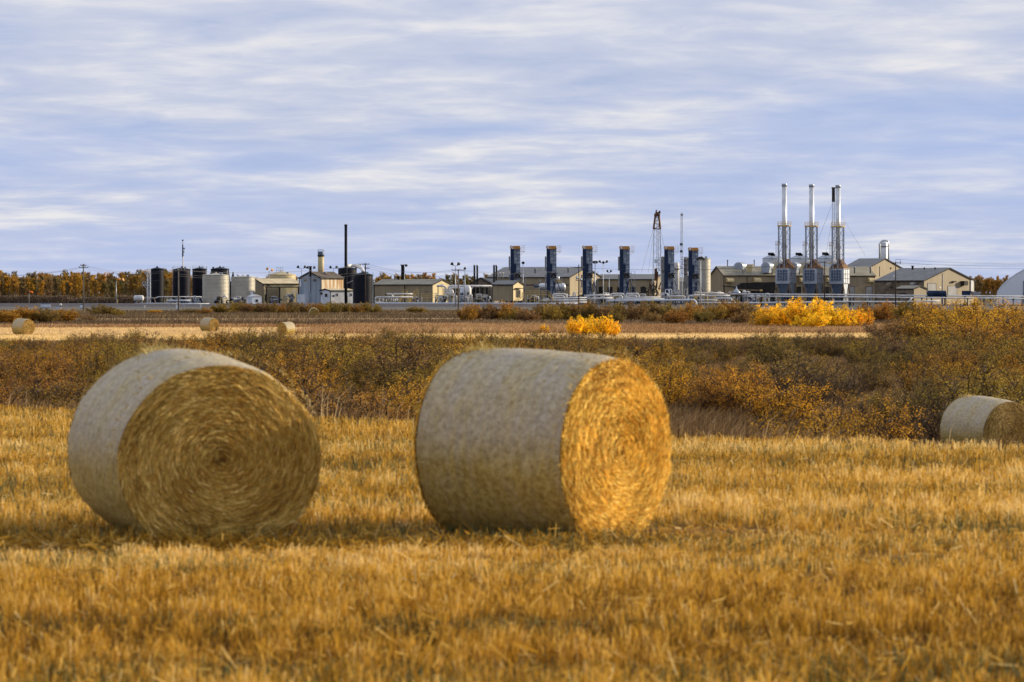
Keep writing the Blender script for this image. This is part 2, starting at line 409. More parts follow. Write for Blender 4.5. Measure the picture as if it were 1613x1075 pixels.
# ------------------------------------------------------------------ grasses of the hollow and the strips beyond
REED = [(0.0, (0.04, 0.023, 0.009)), (0.35, (0.14, 0.080, 0.032)), (0.65, (0.27, 0.165, 0.068)), (0.88, (0.42, 0.28, 0.14)), (1.0, (0.58, 0.45, 0.27))]
m_reed = mat('reed_stems', (0, 0, 0), rough=0.8, attr='v', transl=0.3, stops=REED)
n = 330000
x, y = frustum_pts(n, 40, 262, 1.35, margin=1.12, extra=3)
k = (y > YC0 - 0.89 * x + 1.8) & (y < 238 + 0.10 * x + 22 * (vnoise(x, y, 22, 60, 3) - 0.5)); x, y = x[k], y[k]; n = len(x)
q = vnoise(x, y, 9, 14, 77); z = gz_np(x, y)
t = np.clip((y - 60) / 160, 0, 1)
h = (0.85 - 0.40 * t) * (0.45 + 0.8 * q) * rng.uniform(0.6, 1.15, n)
edge = np.clip((y - (YC0 - 0.89 * x)) / 12, 0.35, 1); h = h * edge
w = 0.012 + y * 0.00012
c = np.clip(0.12 + 0.45 * q + rng.normal(0.04, 0.18, n), 0, 1)
o = blades('reeds', x, y, z, h, w, np.abs(rng.normal(0.25, 0.18, n)), m_reed, c, bend=0.5, ldir=0.1)
tag(o, 'brown dry reeds and tall grass filling the hollow beyond the near field', 'reeds', kind='stuff')

# pale bleached grass fringe on the field edge
m_fr = mat('bleached_grass', (0, 0, 0), rough=0.8, attr='v', transl=0.35, stops=[(0, (0.30, 0.18, 0.06)), (1, (0.66, 0.50, 0.27))])
n = 9000
x = rng.uniform(-12, 9, n); dn = vnoise(x, x * 0, 1.1, 1, 91); k = rng.random(n) < np.clip(dn * 2.6 - 1.15, 0.02, 1) * np.where((x > -5) & (x < -1), 1, 0.10); x = x[k]; n = len(x)
y = YC0 - 0.89 * x + rng.uniform(0.4, 1.6, n)
o = blades('edge_grass', x, y, gz_np(x, y), rng.uniform(0.2, 0.62, n), np.full(n, 0.012), np.abs(rng.normal(0.2, 0.15, n)), m_fr, rng.random(n), bend=0.4, ldir=0.2)
tag(o, 'pale bleached grass tufts along the edge of the near field', 'grass', kind='stuff')

# reddish grass, the bright cut strip and the tangled strip further back
m_red = mat('red_grass', (0, 0, 0), rough=0.85, attr='v', transl=0.3, stops=[(0, (0.12, 0.06, 0.025)), (0.5, (0.38, 0.215, 0.095)), (1, (0.70, 0.50, 0.26))])
n = 170000
x, y = frustum_pts(n, 262, 350, 1.0, margin=1.1, extra=6)
rs = y + -0.10 * x; left = x < -22
k = (((rs > 284) & (~left)) | ((rs > 335) & left)) & (rs < 338 + 8); x, y = x[k], y[k]; n = len(x)
q = vnoise(x, y, 14, 20, 101)
o = blades('red_grass', x, y, np.full(n, GZ), rng.uniform(0.25, 0.6, n) * (0.5 + q * 0.8), np.full(n, 0.06), np.abs(rng.normal(0.25, 0.15, n)), m_red, np.clip(0.15 + q * 0.6 + rng.normal(0, 0.2, n), 0, 1), bend=0.3, ldir=0.1)
tag(o, 'reddish dry grass standing behind the bright cut strip', 'grass', kind='stuff')
m_cream = mat('cream_stubble', (0, 0, 0), rough=0.8, attr='v', transl=0.3, stops=[(0, (0.50, 0.31, 0.11)), (1, (0.92, 0.70, 0.34))])
n = 120000
x, y = frustum_pts(n, 225, 350, 1.0, margin=1.1, extra=6)
rs = y - 0.10 * x; left = x < -22 + rng.normal(0, 4, n)
k = ((rs < 284) | (left & (rs < 337))) & (rs > 236); x, y = x[k], y[k]; n = len(x)
q = vnoise(x, y, 30, 5, 131)
o = blades('far_stubble', x, y, np.full(n, GZ), rng.uniform(0.06, 0.16, n), np.full(n, 0.05), np.abs(rng.normal(0.15, 0.1, n)), m_cream, np.clip(0.2 + q * 0.8 + rng.normal(0, 0.12, n), 0, 1))
tag(o, 'cream coloured sunlit stubble strip beyond the hollow', 'stubble', kind='stuff')
m_br = mat('rough_grass', (0, 0, 0), rough=0.85, attr='v', transl=0.25, stops=[(0, (0.05, 0.035, 0.018)), (0.5, (0.15, 0.095, 0.05)), (1, (0.36, 0.25, 0.13))])
n = 190000
x, y = frustum_pts(n, 345, 680, 1.0, margin=1.08, extra=10)
rs = y - 0.10 * x
k = ((rs < 415) | (rs > 452)) & (rs < 620); x, y = x[k], y[k]; n = len(x); q = vnoise(x, y, 30, 40, 141)
o = blades('rough_grass', x, y, np.full(n, GZ), rng.uniform(0.2, 0.55, n) * (0.5 + q), np.full(n, 0.09), np.abs(rng.normal(0.25, 0.15, n)), m_br, np.clip(q * 0.9 + rng.normal(0, 0.2, n), 0, 1), bend=0.3, ldir=0.1)
tag(o, 'rough brown grass between the far strips and the road', 'grass', kind='stuff')

# ------------------------------------------------------------------ hay bales
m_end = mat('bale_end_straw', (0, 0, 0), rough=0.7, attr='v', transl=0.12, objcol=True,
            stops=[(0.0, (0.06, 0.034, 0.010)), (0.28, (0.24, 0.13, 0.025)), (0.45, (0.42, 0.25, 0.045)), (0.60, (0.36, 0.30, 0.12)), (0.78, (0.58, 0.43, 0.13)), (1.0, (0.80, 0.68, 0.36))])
def net_material():
    global nt, N, L
    m = bpy.data.materials.new('net_wrap_over_straw'); m.use_nodes = True; m.node_tree.nodes.clear()
    nt = m.node_tree; N = nt.nodes; L = nt.links
    out = nd('ShaderNodeOutputMaterial'); b = nd('ShaderNodeBsdfPrincipled'); b.inputs['Roughness'].default_value = 0.62
    b.inputs['Specular IOR Level'].default_value = 0.25
    tc = nd('ShaderNodeTexCoord'); mp = nd('ShaderNodeMapping'); L.new(tc.outputs['Object'], mp.inputs[0])
    big = nd('ShaderNodeTexNoise'); big.inputs['Scale'].default_value = 3.0; big.inputs['Detail'].default_value = 6; big.inputs['Roughness'].default_value = 0.65
    L.new(mp.outputs[0], big.inputs['Vector'])
    fine = nd('ShaderNodeTexNoise'); fine.inputs['Scale'].default_value = 20; fine.inputs['Detail'].default_value = 5; fine.inputs['Roughness'].default_value = 0.7
    L.new(mp.outputs[0], fine.inputs['Vector'])
    straw = ramp(fine.outputs['Fac'], [(0.3, (0.22, 0.145, 0.03)), (0.55, (0.50, 0.375, 0.11)), (0.75, (0.64, 0.52, 0.22))])
    net = ramp(fine.outputs['Fac'], [(0.3, (0.30, 0.25, 0.175)), (0.55, (0.46, 0.40, 0.30)), (0.8, (0.66, 0.60, 0.47))])
    # weathered net on top; below, straw showing through plus painted bounce light off stubble
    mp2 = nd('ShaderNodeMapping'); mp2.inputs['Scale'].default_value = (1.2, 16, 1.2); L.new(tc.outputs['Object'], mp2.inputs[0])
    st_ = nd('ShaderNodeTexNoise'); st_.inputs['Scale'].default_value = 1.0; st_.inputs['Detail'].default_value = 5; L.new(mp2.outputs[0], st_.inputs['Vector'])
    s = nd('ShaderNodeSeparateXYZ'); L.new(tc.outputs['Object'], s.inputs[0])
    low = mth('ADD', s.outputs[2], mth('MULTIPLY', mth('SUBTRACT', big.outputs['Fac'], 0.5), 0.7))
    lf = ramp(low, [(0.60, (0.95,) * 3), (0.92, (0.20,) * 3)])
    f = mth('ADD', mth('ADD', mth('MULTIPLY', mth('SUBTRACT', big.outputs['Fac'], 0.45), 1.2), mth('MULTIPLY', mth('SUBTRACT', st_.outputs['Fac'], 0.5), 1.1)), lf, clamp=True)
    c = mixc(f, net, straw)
    L.new(c, b.inputs['Base Color'])
    bp = nd('ShaderNodeBump'); bp.inputs['Strength'].default_value = 0.6; bp.inputs['Distance'].default_value = 0.015
    L.new(fine.outputs['Fac'], bp.inputs['Height']); L.new(bp.outputs[0], b.inputs['Normal'])
    L.new(b.outputs[0], out.inputs[0]); return m
m_net = net_material()

def make_bale(label, loc, az, Lh, Rx, Rz, nearz=1.0, chaos=0.3, seed=1, dens=1.0, group=None, nx=1.0, hue=(1, 1, 1)):
    """axis along local -Y, near face at y=0"""
    r = np.random.default_rng(seed)
    t = thing('hay_bale', label, 'hay bale', loc, group, az)
    nphi, nl = 128, 26
    def rim(phi, s):
        """section point at angle phi for s = 0 near .. 1 far"""
        rz = Rz * (nearz + (1 - nearz) * min(1, s * 1.6)); rx = Rx * (nx + (1 - nx) * min(1, s * 1.3))
        px = rx * np.cos(phi); pz = rz * np.sin(phi)
        wob = 1 + 0.010 * np.sin(3 * phi + seed) + 0.004 * np.sin(7 * phi + 2 * seed + s * 2) + 0.002 * np.sin(13 * phi + s * 5)
        pz = pz * wob; px = px * wob
        fl = -rz * 0.945
        pz = np.where(pz < fl, fl + (pz - fl) * 0.25, pz)
        return px, pz, rz
    base = 0.93 * Rz
    gi, gj = np.meshgrid(np.arange(nphi), np.arange(64)); DN = vnoise(8 + 3 * np.cos(gi * 2 * np.pi / nphi) + gj * 0.12, 8 + 3 * np.sin(gi * 2 * np.pi / nphi), 1.0, 1.0, seed + 500, 3) - 0.5
    vs = []; fs = []
    for j in range(nl + 1):
        s = j / nl; round_ = 1 - 0.045 * (abs(2 * s - 1) ** 8)
        for i in range(nphi):
            phi = 2 * math.pi * i / nphi; px, pz, rz = rim(phi, s)
            k = round_ * (1 + 0.016 * float(DN[j % 64, i]) + 0.0025 * math.sin(s * 40) + r.normal(0, 0.0022))
            vs.append((float(px) * k, s * Lh, float(pz) * k + 0.945 * rz))
    for j in range(nl):
        for i in range(nphi):
            i2 = (i + 1) % nphi; fs.append((j * nphi + i, j * nphi + i2, (j + 1) * nphi + i2, (j + 1) * nphi + i))
    me = bpy.data.meshes.new('net_wrap'); me.from_pydata(vs, [], fs); me.polygons.foreach_set('use_smooth', [True] * len(fs)); me.materials.append(m_net)
    o = bpy.data.objects.new('net_wrap', me); COL.objects.link(o); o.parent = t; ORG[o.name] = (Vector(loc), az)
    for side in (0, 1):
        sgn = -1 if side == 0 else 1; yb = 0.0 if side == 0 else Lh; base = 0.945 * Rz * (nearz if side == 0 else 1.0)
        rings = []
        # backing disc, slightly domed
        nr = 14; V = [(0, yb + sgn * 0.05, base)]; Fc = []
        for q in range(1, nr + 1):
            f_ = q / nr
            for i in range(nphi):
                phi = 2 * math.pi * i / nphi; px, pz, _ = rim(phi, 0 if side == 0 else 1)
                V.append((float(px) * f_ * 0.965, yb + sgn * (0.05 * (1 - f_ ** 4)), float(pz) * f_ * 0.965 + base))
        for i in range(nphi): Fc.append((0, 1 + i, 1 + (i + 1) % nphi))
        for q in range(nr - 1):
            for i in range(nphi):
                i2 = (i + 1) % nphi; a_ = 1 + q * nphi; Fc.append((a_ + i, a_ + nphi + i, a_ + nphi + i2, a_ + i2))
        k0 = len(V)
        # strips of straw wound round the core
        ns = int(42000 * dens)
        f_ = np.sqrt(r.uniform(0.0008, 1.0, ns)); phi = r.uniform(0, 2 * np.pi, ns)
        layer = vnoise(f_ * 40 + phi * 0.8, phi * 2.5, 1.0, 1.2, seed + 60, 2)
        coarse = vnoise(f_ * np.cos(phi) * 3 + 9, f_ * np.sin(phi) * 3 + 9, 1.0, 1.0, seed + 70, 3)
        ln = r.uniform(0.04, 0.19, ns) * (0.35 + 0.65 * f_); wd_ = r.uniform(0.0013, 0.0034, ns)
        ang = phi + np.pi / 2 + r.normal(0, chaos, ns) - 0.12
        px, pz, _ = rim(phi, side); cx = px * f_ * 0.955; cz = pz * f_ * 0.955
        dx = np.cos(ang) * ln / 2; dz = np.sin(ang) * ln / 2
        # bend along the circle: three points
        bow = (ln ** 2) / (8 * np.maximum(f_ * Rx, 0.05))
        nxv, nzv = np.cos(phi), np.sin(phi)
        dep = 0.05 * (1 - f_ ** 4) + 0.004 + 0.022 * layer * r.uniform(0.3, 1, ns)
        y0_ = yb + sgn * dep; lift = sgn * np.abs(r.normal(0, 0.010, ns))
        A = np.stack([cx - dx - nxv * bow, y0_, cz - dz - nzv * bow + base], 1)
        Bm = np.stack([cx, y0_ + lift * 0.4, cz + base], 1)
        C = np.stack([cx + dx - nxv * bow, y0_ + lift, cz + dz - nzv * bow + base], 1)
        wv = np.stack([nxv * wd_, sgn * wd_ * r.normal(0, 0.8, ns), nzv * wd_], 1)
        Q = np.concatenate([np.stack([A - wv * .4, A + wv * .4, Bm + wv, Bm - wv], 1), np.stack([Bm - wv, Bm + wv, C + wv * .5, C - wv * .5], 1)])
        cvv = np.clip(0.16 + 0.34 * layer + 0.36 * coarse + r.normal(0, 0.23, ns) - 0.25 * np.exp(-f_ * 12), 0, 1)
        for row in Q.reshape(-1, 3).tolist(): V.append(tuple(row))
        nq = len(Q); Fc += [(k0 + 4 * i, k0 + 4 * i + 1, k0 + 4 * i + 2, k0 + 4 * i + 3) for i in range(nq)]
        me = bpy.data.meshes.new('straw_end'); me.from_pydata(V, [], Fc)
        at = me.attributes.new('v', 'FLOAT', 'FACE'); nb = len(Fc) - nq
        at.data.foreach_set('value', np.concatenate([np.full(nb, 0.12), cvv, np.clip(cvv + 0.06, 0, 1)]).astype(np.float32))
        me.materials.append(m_end)
        o = bpy.data.objects.new('straw_end', me); COL.objects.link(o); o.parent = t; o.color = (*hue, 1)
    # straws poking out of the rim and through the net
    ns = int(1100 * dens); phi = r.uniform(0, 2 * np.pi, ns)
    s = np.where(r.random(ns) < 0.62, np.where(r.random(ns) < 0.5, r.uniform(0, 0.04, ns), r.uniform(0.93, 1.0, ns)), r.random(ns))
    topt = (r.random(ns) < 0.16); phi = np.where(topt, r.normal(1.75, 0.13, ns), phi); s = np.where(topt, r.normal(0.86, 0.08, ns), s)
    px, pz, _ = rim(phi, 0.5); ln = r.uniform(0.02, 0.075, ns) * np.where(topt, 1.8, 1.0)
    P = np.stack([px * 0.98, s * Lh, pz * 0.98 + base], 1)
    tang = r.normal(0, 1.0, ns) + 0.8
    D = np.stack([np.cos(phi) - np.sin(phi) * tang, r.normal(0, 0.9, ns), np.sin(phi) + np.cos(phi) * tang], 1); D /= np.linalg.norm(D, axis=1)[:, None]; D *= ln[:, None]
    outw = np.cos(phi) * D[:, 0] + np.sin(phi) * D[:, 2]; D = np.where((outw < 0)[:, None], -D, D)
    Sd = np.cross(D, r.normal(0, 1, (ns, 3))); Sd /= np.linalg.norm(Sd, axis=1)[:, None]; Sd *= 0.0035
    o = quads_mesh('straw_tufts', np.stack([P - Sd, P + Sd, P + D + Sd * .5, P + D - Sd * .5], 1), m_end, np.clip(r.normal(0.8, 0.12, ns), 0, 1)); o.parent = t; o.color = (0.85, 0.8, 0.65, 1)
    note_kids(t)
    return t

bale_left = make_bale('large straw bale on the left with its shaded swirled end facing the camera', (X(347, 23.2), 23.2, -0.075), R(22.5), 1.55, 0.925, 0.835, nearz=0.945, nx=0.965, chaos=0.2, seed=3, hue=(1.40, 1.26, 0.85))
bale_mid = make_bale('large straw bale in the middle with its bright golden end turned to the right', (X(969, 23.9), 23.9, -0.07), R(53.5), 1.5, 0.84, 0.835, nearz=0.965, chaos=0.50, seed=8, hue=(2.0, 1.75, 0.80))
for (px, top, Y, az, s, lab) in (
    (1590, 627, 70, 33, 1.0, 'netted round bale half hidden behind the field edge at right'),
    (45, 501, 276, 52, 1.0, 'small distant bale on the bright strip near the left edge beside orange bushes'),
    (337, 499, 300, 50, 0.92, 'small distant bale on the bright strip straight above the left big bale'),
    (444, 503, 276, -42, 0.80, 'small distant bale with its dark end turned left and sunlit side on the right'),
    (495, 491, 470, 8, 0.98, 'farthest small bale, dull and grey, in the brown grass in front of long dark bushes'),
    (1598, 498, 330, 40, 0.82, 'distant bale cut by the right edge behind the big orange bush')):
    z0 = gz(X(px, Y), Y)
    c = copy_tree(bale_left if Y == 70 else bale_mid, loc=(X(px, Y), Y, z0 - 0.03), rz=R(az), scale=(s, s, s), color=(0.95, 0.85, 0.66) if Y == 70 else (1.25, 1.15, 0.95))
    relabel(c, lab, 'round bales left on the far field' if Y > 200 else None)
# ------------------------------------------------------------------ shrubs and trees
LEAF = [(0.0, (0.30, 0.28, 0.30)), (0.45, (0.65, 0.64, 0.65)), (0.8, (1.1, 1.1, 1.0)), (1.0, (1.5, 1.55, 1.3))]
m_leaf = mat('autumn_leaves', (0, 0, 0), rough=0.7, attr='v', transl=0.35, objcol=True, stops=LEAF)
m_twig = mat('bare_twigs', (0.09, 0.06, 0.038), (0.19, 0.14, 0.095), rough=0.85, scale=3)
m_palebark = mat('pale_bark', (0.20, 0.17, 0.14), (0.38, 0.34, 0.29), rough=0.85, scale=4)
def curve_pts(p, d, ln, k, r, up=0.15, wander=0.18):
    pts = [p.copy()]; d = d.copy()
    for i in range(k):
        d = (d + np.array([r.normal(0, wander), r.normal(0, wander), r.normal(0, wander) + up])); d /= np.linalg.norm(d)
        p = p + d * ln / k; pts.append(p.copy())
    return pts
def strips(segs, wid):
    """thin crossed ribbons for twigs: list of (a, b, w0, w1)"""
    Q = []
    for a, b, w0, w1 in segs:
        d = b - a; s = np.cross(d, [0.3, 1.0, 0.2]); nrm = np.linalg.norm(s); s = s / (nrm if nrm > 1e-9 else 1)
        t_ = np.cross(d, s); nrm = np.linalg.norm(t_); t_ = t_ / (nrm if nrm > 1e-9 else 1)
        for e in (s, t_): Q.append([a - e * w0, a + e * w0, b + e * w1, b - e * w1])
    return np.array(Q) * 1.0
def make_shrub(seed, spread=0.62, nst=34, leaves=6500, leafsize=0.020, dense=1.0, bare=0.25, lean=0.0):
    """unit height shrub: many stems from the root, twigs, leaves clumped along the twigs"""
    r = np.random.default_rng(seed); segs = []; tips = []
    for i in range(nst):
        a = r.uniform(0, 2 * np.pi); rad = math.sqrt(r.random()); root = np.array([math.cos(a) * rad * 0.16, math.sin(a) * rad * 0.16, 0.0])
        tilt = rad * spread * 1.25; d0 = np.array([math.cos(a) * tilt + lean, math.sin(a) * tilt, 1.0]); d0 /= np.linalg.norm(d0)
        ln = (1.0 - 0.30 * rad ** 2) * r.uniform(0.62, 1.04)
        P = curve_pts(root, d0, ln, 6, r, up=0.05, wander=0.09)
        for j in range(6): segs.append((P[j], P[j + 1], 0.010 * (1 - j / 8), 0.010 * (1 - (j + 1) / 8)))
        for j in range(2, 7):
            for q in range(3):
                b = P[min(j, 6)]; dd = np.array([r.normal(0, .7) + d0[0] * .5 + lean, r.normal(0, .7) + d0[1] * .5, r.uniform(0.25, 1.0)]); dd /= np.linalg.norm(dd)
                T = curve_pts(b, dd, r.uniform(0.10, 0.24), 2, r, up=0.1, wander=0.2)
                segs.append((T[0], T[1], 0.005, 0.0035)); segs.append((T[1], T[2], 0.0035, 0.0015)); tips.append((T[1], T[2]))
    tips = np.array(tips); nt_ = len(tips)
    tipv = r.normal(0.5, 0.22, nt_); leafy = r.random(nt_) > bare
    idx = r.choice(np.nonzero(leafy)[0], leaves); f = r.random((leaves, 1))
    c = tips[idx, 0] * (1 - f) + tips[idx, 1] * (f) * 1.0 + r.normal(0, 0.028, (leaves, 3))
    c[:, 2] = np.maximum(c[:, 2], 0.02)
    u1 = r.normal(0, 1, (leaves, 3)); u1 /= np.linalg.norm(u1, axis=1)[:, None]; u2 = np.cross(u1, r.normal(0, 1, (leaves, 3))); u2 /= np.linalg.norm(u2, axis=1)[:, None]
    sz = leafsize * r.uniform(0.45, 1.15, (leaves, 1)); u1 *= sz; u2 *= sz * 0.6
    Q = np.stack([c - u1, c - u2 * .9, c + u1, c + u2 * .9], 1)
    v_ = np.clip(tipv[idx] + r.normal(0, 0.16, leaves), 0, 1)
    S = strips(segs, 0); zt = np.percentile(Q[:, :, 2], 99.3); rr = np.percentile(np.hypot(Q[:, :, 0], Q[:, :, 1]), 93)
    k = np.array([0.5 / rr, 0.5 / rr, 1.0 / zt]); return S * k, Q * k, v_
PROTO = {}
def shrub_proto(key, name, leafname='foliage', **k):
    S, Q, v_ = make_shrub(**k)
    t = thing(name, 'x', 'shrub', (0, 0, 0))
    o = quads_mesh('stems', S, m_twig); o.parent = t
    o = quads_mesh(leafname, Q, m_leaf, v_); o.parent = t
    note_kids(t); PROTO[key] = t
for i in range(4): shrub_proto(('round', i), 'willow_shrub', seed=100 + i, spread=0.85, nst=44, leaves=12000, leafsize=0.0155, bare=0.12)
for i in range(4): shrub_proto(('loose', i), 'willow_shrub', seed=200 + i, spread=0.6, nst=36, leaves=6500, leafsize=0.0145, bare=0.35, lean=0.18)
for i in range(2): shrub_proto(('bare', i), 'bare_shrub', seed=300 + i, spread=0.8, nst=46, leaves=1500, leafsize=0.014, bare=0.75, lean=0.1)
for i in range(3): shrub_proto(('far', i), 'willow_shrub', seed=400 + i, spread=1.0, nst=36, leaves=10000, leafsize=0.028, bare=0.05)
USED = set()
def rename(c, name):
    if name and not c.name.startswith(name):
        k = KIDS.pop(c.name, None); c.name = name
        if k is not None: KIDS[c.name] = k
def put_shrub(kind, px, Y, h, wid=None, color=(0.3, 0.15, 0.03), label='', group=None, cat='shrub', z=None, name=None):
    keys = [k for k in PROTO if k[0] == kind]; k = random.choice(keys); p = PROTO[k]
    x = X(px, Y); z = gz(x, Y) - 0.05 if z is None else z
    sx = h * 1.2 if wid is None else wid
    if k not in USED:
        USED.add(k); c = p; c.location = (x, Y, z); c.rotation_euler = (0, 0, random.uniform(-0.6, 0.6)); c.scale = (sx, sx, h)
        for q in KIDS[c.name]: q.color = (*color, 1)
    else: c = copy_tree(p, loc=(x, Y, z), rz=random.uniform(-0.6, 0.6) if kind == 'loose' else random.uniform(0, 6.28), scale=(sx, sx, h), color=color)
    rename(c, name); tag(c, label, cat, group); return c
def jit(c, s=0.15):
    k = random.uniform(1 - s, 1 + s); return (c[0] * k, c[1] * k * random.uniform(0.92, 1.08), c[2] * k)
ORANGE = (0.60, 0.31, 0.03); AMBER = (0.88, 0.49, 0.03); YEL = (1.30, 0.82, 0.03); OLIVE = (0.43, 0.28, 0.04); DOLIVE = (0.31, 0.205, 0.045); BROWN = (0.38, 0.225, 0.075); RUST = (0.53, 0.27, 0.045)

# the tangle in the hollow, row behind row
G1 = 'shrubs in the hollow behind the near field'
LAB = {'ORANGE': 'rounded orange leaved willow shrub in the brown reeds of the hollow', 'OLIVE': 'olive green willow shrub with yellowing leaves in the hollow',
       'DOLIVE': 'low dark olive shrub in the dry reeds of the hollow', 'BROWN': 'thin brown shrub with few leaves left in the hollow', 'AMBER': 'amber yellow willow shrub glowing among darker bushes of the hollow', 'RUST': 'rust coloured shrub among the dry reeds of the hollow'}
CN = {'ORANGE': ORANGE, 'OLIVE': OLIVE, 'DOLIVE': DOLIVE, 'BROWN': BROWN, 'AMBER': AMBER, 'RUST': RUST}
def top_y(Y): return float(np.interp(Y, [56, 66, 76, 90, 104, 125, 150, 180, 215], [628, 606, 590, 574, 560, 550, 542, 536, 531]))
cnt = 0
for Y in (60, 67, 75, 84, 94, 105, 118, 132, 150, 170, 190, 212):
    px = -60 + random.uniform(0, 40)
    while px < 1680:
        # where the photograph has more reeds than bushes, leave gaps
        pres = 0.54
        if px < 230 and Y < 95: pres = 0.35
        if 1040 < px < 1620 and Y < 84: pres = 0.30
        if 1080 < px < 1400 and Y > 120: pres = 0.5
        if 330 < px < 700: pres = 0.88
        zt = Z(top_y(Y), Y); h = (zt - GZ) * random.uniform(0.68, 1.08 if Y < 100 else 1.35)
        if Y < 64: h *= 0.85
        step = h * F / Y * random.uniform(0.7, 1.15)
        if random.random() < pres and not (1440 < px < 1640 and Y < 74) :
            nz = math.sin(px * 0.011 + Y * 0.09) + math.sin(px * 0.027 - Y * 0.05) * 0.7 + random.gauss(0, 0.5)
            if 1060 < px < 1440 and Y > 105: key = random.choice(['DOLIVE', 'BROWN', 'DOLIVE', 'OLIVE'])
            elif px < 170 and Y < 120: key = random.choice(['ORANGE', 'OLIVE', 'RUST'])
            elif nz > 0.9: key = 'ORANGE'
            elif nz > 0.4: key = random.choice(['RUST', 'ORANGE', 'AMBER'])
            elif nz > -0.4: key = random.choice(['OLIVE', 'OLIVE', 'RUST'])
            elif nz > -0.9: key = 'OLIVE'
            else: key = random.choice(['BROWN', 'DOLIVE'])
            kind = 'bare' if (key == 'BROWN' and random.random() < 0.6) else random.choice(['round', 'loose', 'loose'])
            put_shrub(kind, px, Y + random.uniform(-3, 3), h, h * random.uniform(1.1, 1.9), jit(CN[key]), LAB[key] if kind != 'bare' else 'leafless twiggy shrub between leafy bushes in the hollow', G1); cnt += 1
        px += step
# taller feathery ones standing up in front of the bright strip
for (a, b, t0, t1, n_, keys) in ((-40, 60, 520, 532, 4, ['ORANGE', 'OLIVE']), (110, 235, 514, 526, 7, ['OLIVE', 'BROWN', 'BROWN']), (250, 330, 522, 530, 3, ['RUST', 'OLIVE']), (335, 470, 512, 524, 8, ['ORANGE', 'ORANGE', 'OLIVE']), (480, 600, 520, 530, 6, ['OLIVE', 'RUST']),
                              (600, 770, 514, 526, 10, ['ORANGE', 'OLIVE', 'RUST', 'OLIVE']), (780, 1000, 518, 529, 9, ['RUST', 'OLIVE', 'BROWN']), (1000, 1180, 526, 534, 6, ['BROWN', 'OLIVE']), (1190, 1400, 518, 528, 9, ['DOLIVE', 'OLIVE', 'BROWN'])):
    for i in range(n_):
        Y = random.uniform(150, 222); px = a + (b - a) * (i + random.random()) / n_; h = Z(random.uniform(t0, t1), Y) - GZ; key = random.choice(keys); kind = random.choice(['loose', 'loose', 'bare'])
        put_shrub(kind, px, Y, h, h * random.uniform(1.0, 1.5), jit(CN[key]), 'feathery tall shrub standing up in front of the bright cut strip', 'feathery shrubs in front of the bright strip')
# the tall clump at the right edge
for (px, top, Y, w, col, kind) in ((1405, 500, 235, 5.0, BROWN, 'loose'), (1440, 492, 228, 5.2, ORANGE, 'loose'), (1478, 478, 240, 6.2, AMBER, 'round'), (1520, 472, 232, 7.0, AMBER, 'round'),
                                (1565, 474, 245, 6.5, AMBER, 'round'), (1610, 480, 238, 6, AMBER, 'round'), (1500, 500, 190, 5.0, AMBER, 'loose'), (1545, 496, 178, 5.2, ORANGE, 'loose'), (1598, 505, 172, 4.6, ORANGE, 'loose'),
                                (1470, 520, 165, 3.6, OLIVE, 'loose'), (1520, 524, 140, 3.6, DOLIVE, 'round'), (1580, 528, 136, 3.6, ORANGE, 'loose'), (1625, 520, 140, 3.8, OLIVE, 'round'), (1420, 545, 140, 3.0, DOLIVE, 'round'), (1600, 560, 108, 2.8, ORANGE, 'round'), (1550, 575, 100, 2.6, RUST, 'loose')):
    put_shrub(kind, px, Y, Z(top, Y) - GZ, w, jit(col, 0.1), 'tall orange and olive willow in the high thicket at the right edge', 'willows of the high thicket at right')
# bright yellow group
G2 = 'bright yellow bushes behind the cut strip'
for (px, top, Y, w, col) in ((1212, 480, 338, 3.8, YEL), (1238, 474, 330, 4.2, YEL), (1268, 470, 322, 4.6, YEL), (1298, 474, 325, 4.4, YEL), (1322, 482, 320, 3.4, YEL), (1345, 488, 322, 2.4, YEL), (1363, 486, 324, 2.2, AMBER), (1200, 490, 330, 2.4, AMBER), (1280, 490, 312, 3.6, YEL)):
    put_shrub('far', px, Y, Z(top, Y) - GZ, w, jit(col, 0.08), 'bright golden yellow bush in the sunlit cluster in front of the steel stacks', G2, name='yellow_bush')
for (px, top, Y, w) in ((905, 500, 268, 1.8), (925, 497, 270, 2.2), (948, 498, 266, 2.0), (965, 506, 268, 1.4), (858, 511, 285, 0.9)):
    put_shrub('far', px, Y, Z(top, Y) - GZ, w, jit(YEL, 0.08), 'small bright yellow bush in the reddish grass above the middle bale', 'small yellow bushes above the middle bale', name='yellow_bush')
# long dark hedge in front of the plant
def hedge(p0, p1, top, Y, cols, lab, grp, step=(14, 24), hv=0.15):
    px = p0
    while px < p1:
        h = (Z(top, Y) - GZ) * random.uniform(1 - hv, 1 + hv * 0.6)
        put_shrub('far', px, Y + random.uniform(-14, 14), h, random.uniform(1.1, 1.7) * h, jit(random.choice(cols), 0.2), lab, grp, name='brown_bush'); px += random.uniform(*step)
hedge(388, 590, 477, 540, [DOLIVE, OLIVE, BROWN, RUST], 'dark brown bush in the long row in front of the white annex', 'bushes in front of the barns', (10, 18))
hedge(735, 800, 479, 400, [OLIVE, RUST, BROWN, ORANGE], 'orange brown bush in front of the control house', 'bushes in front of the control house')
hedge(812, 870, 484, 385, [RUST, OLIVE, BROWN], 'olive brown bush below the yellow walkway', 'bushes below the yellow walkway')
hedge(858, 930, 475, 400, [OLIVE, OLIVE, BROWN, RUST], 'mixed brown bush in front of the plant pipework', 'bushes in front of the pipework', (14, 22))
hedge(925, 1205, 477.5, 398, [BROWN, DOLIVE, OLIVE, BROWN, RUST], 'mixed brown bush in front of the plant pipework', 'bushes in front of the pipework', (14, 24))
hedge(1370, 1470, 477, 400, [BROWN, RUST, OLIVE], 'brown bush left of the high thicket', 'bushes left of the high thicket')
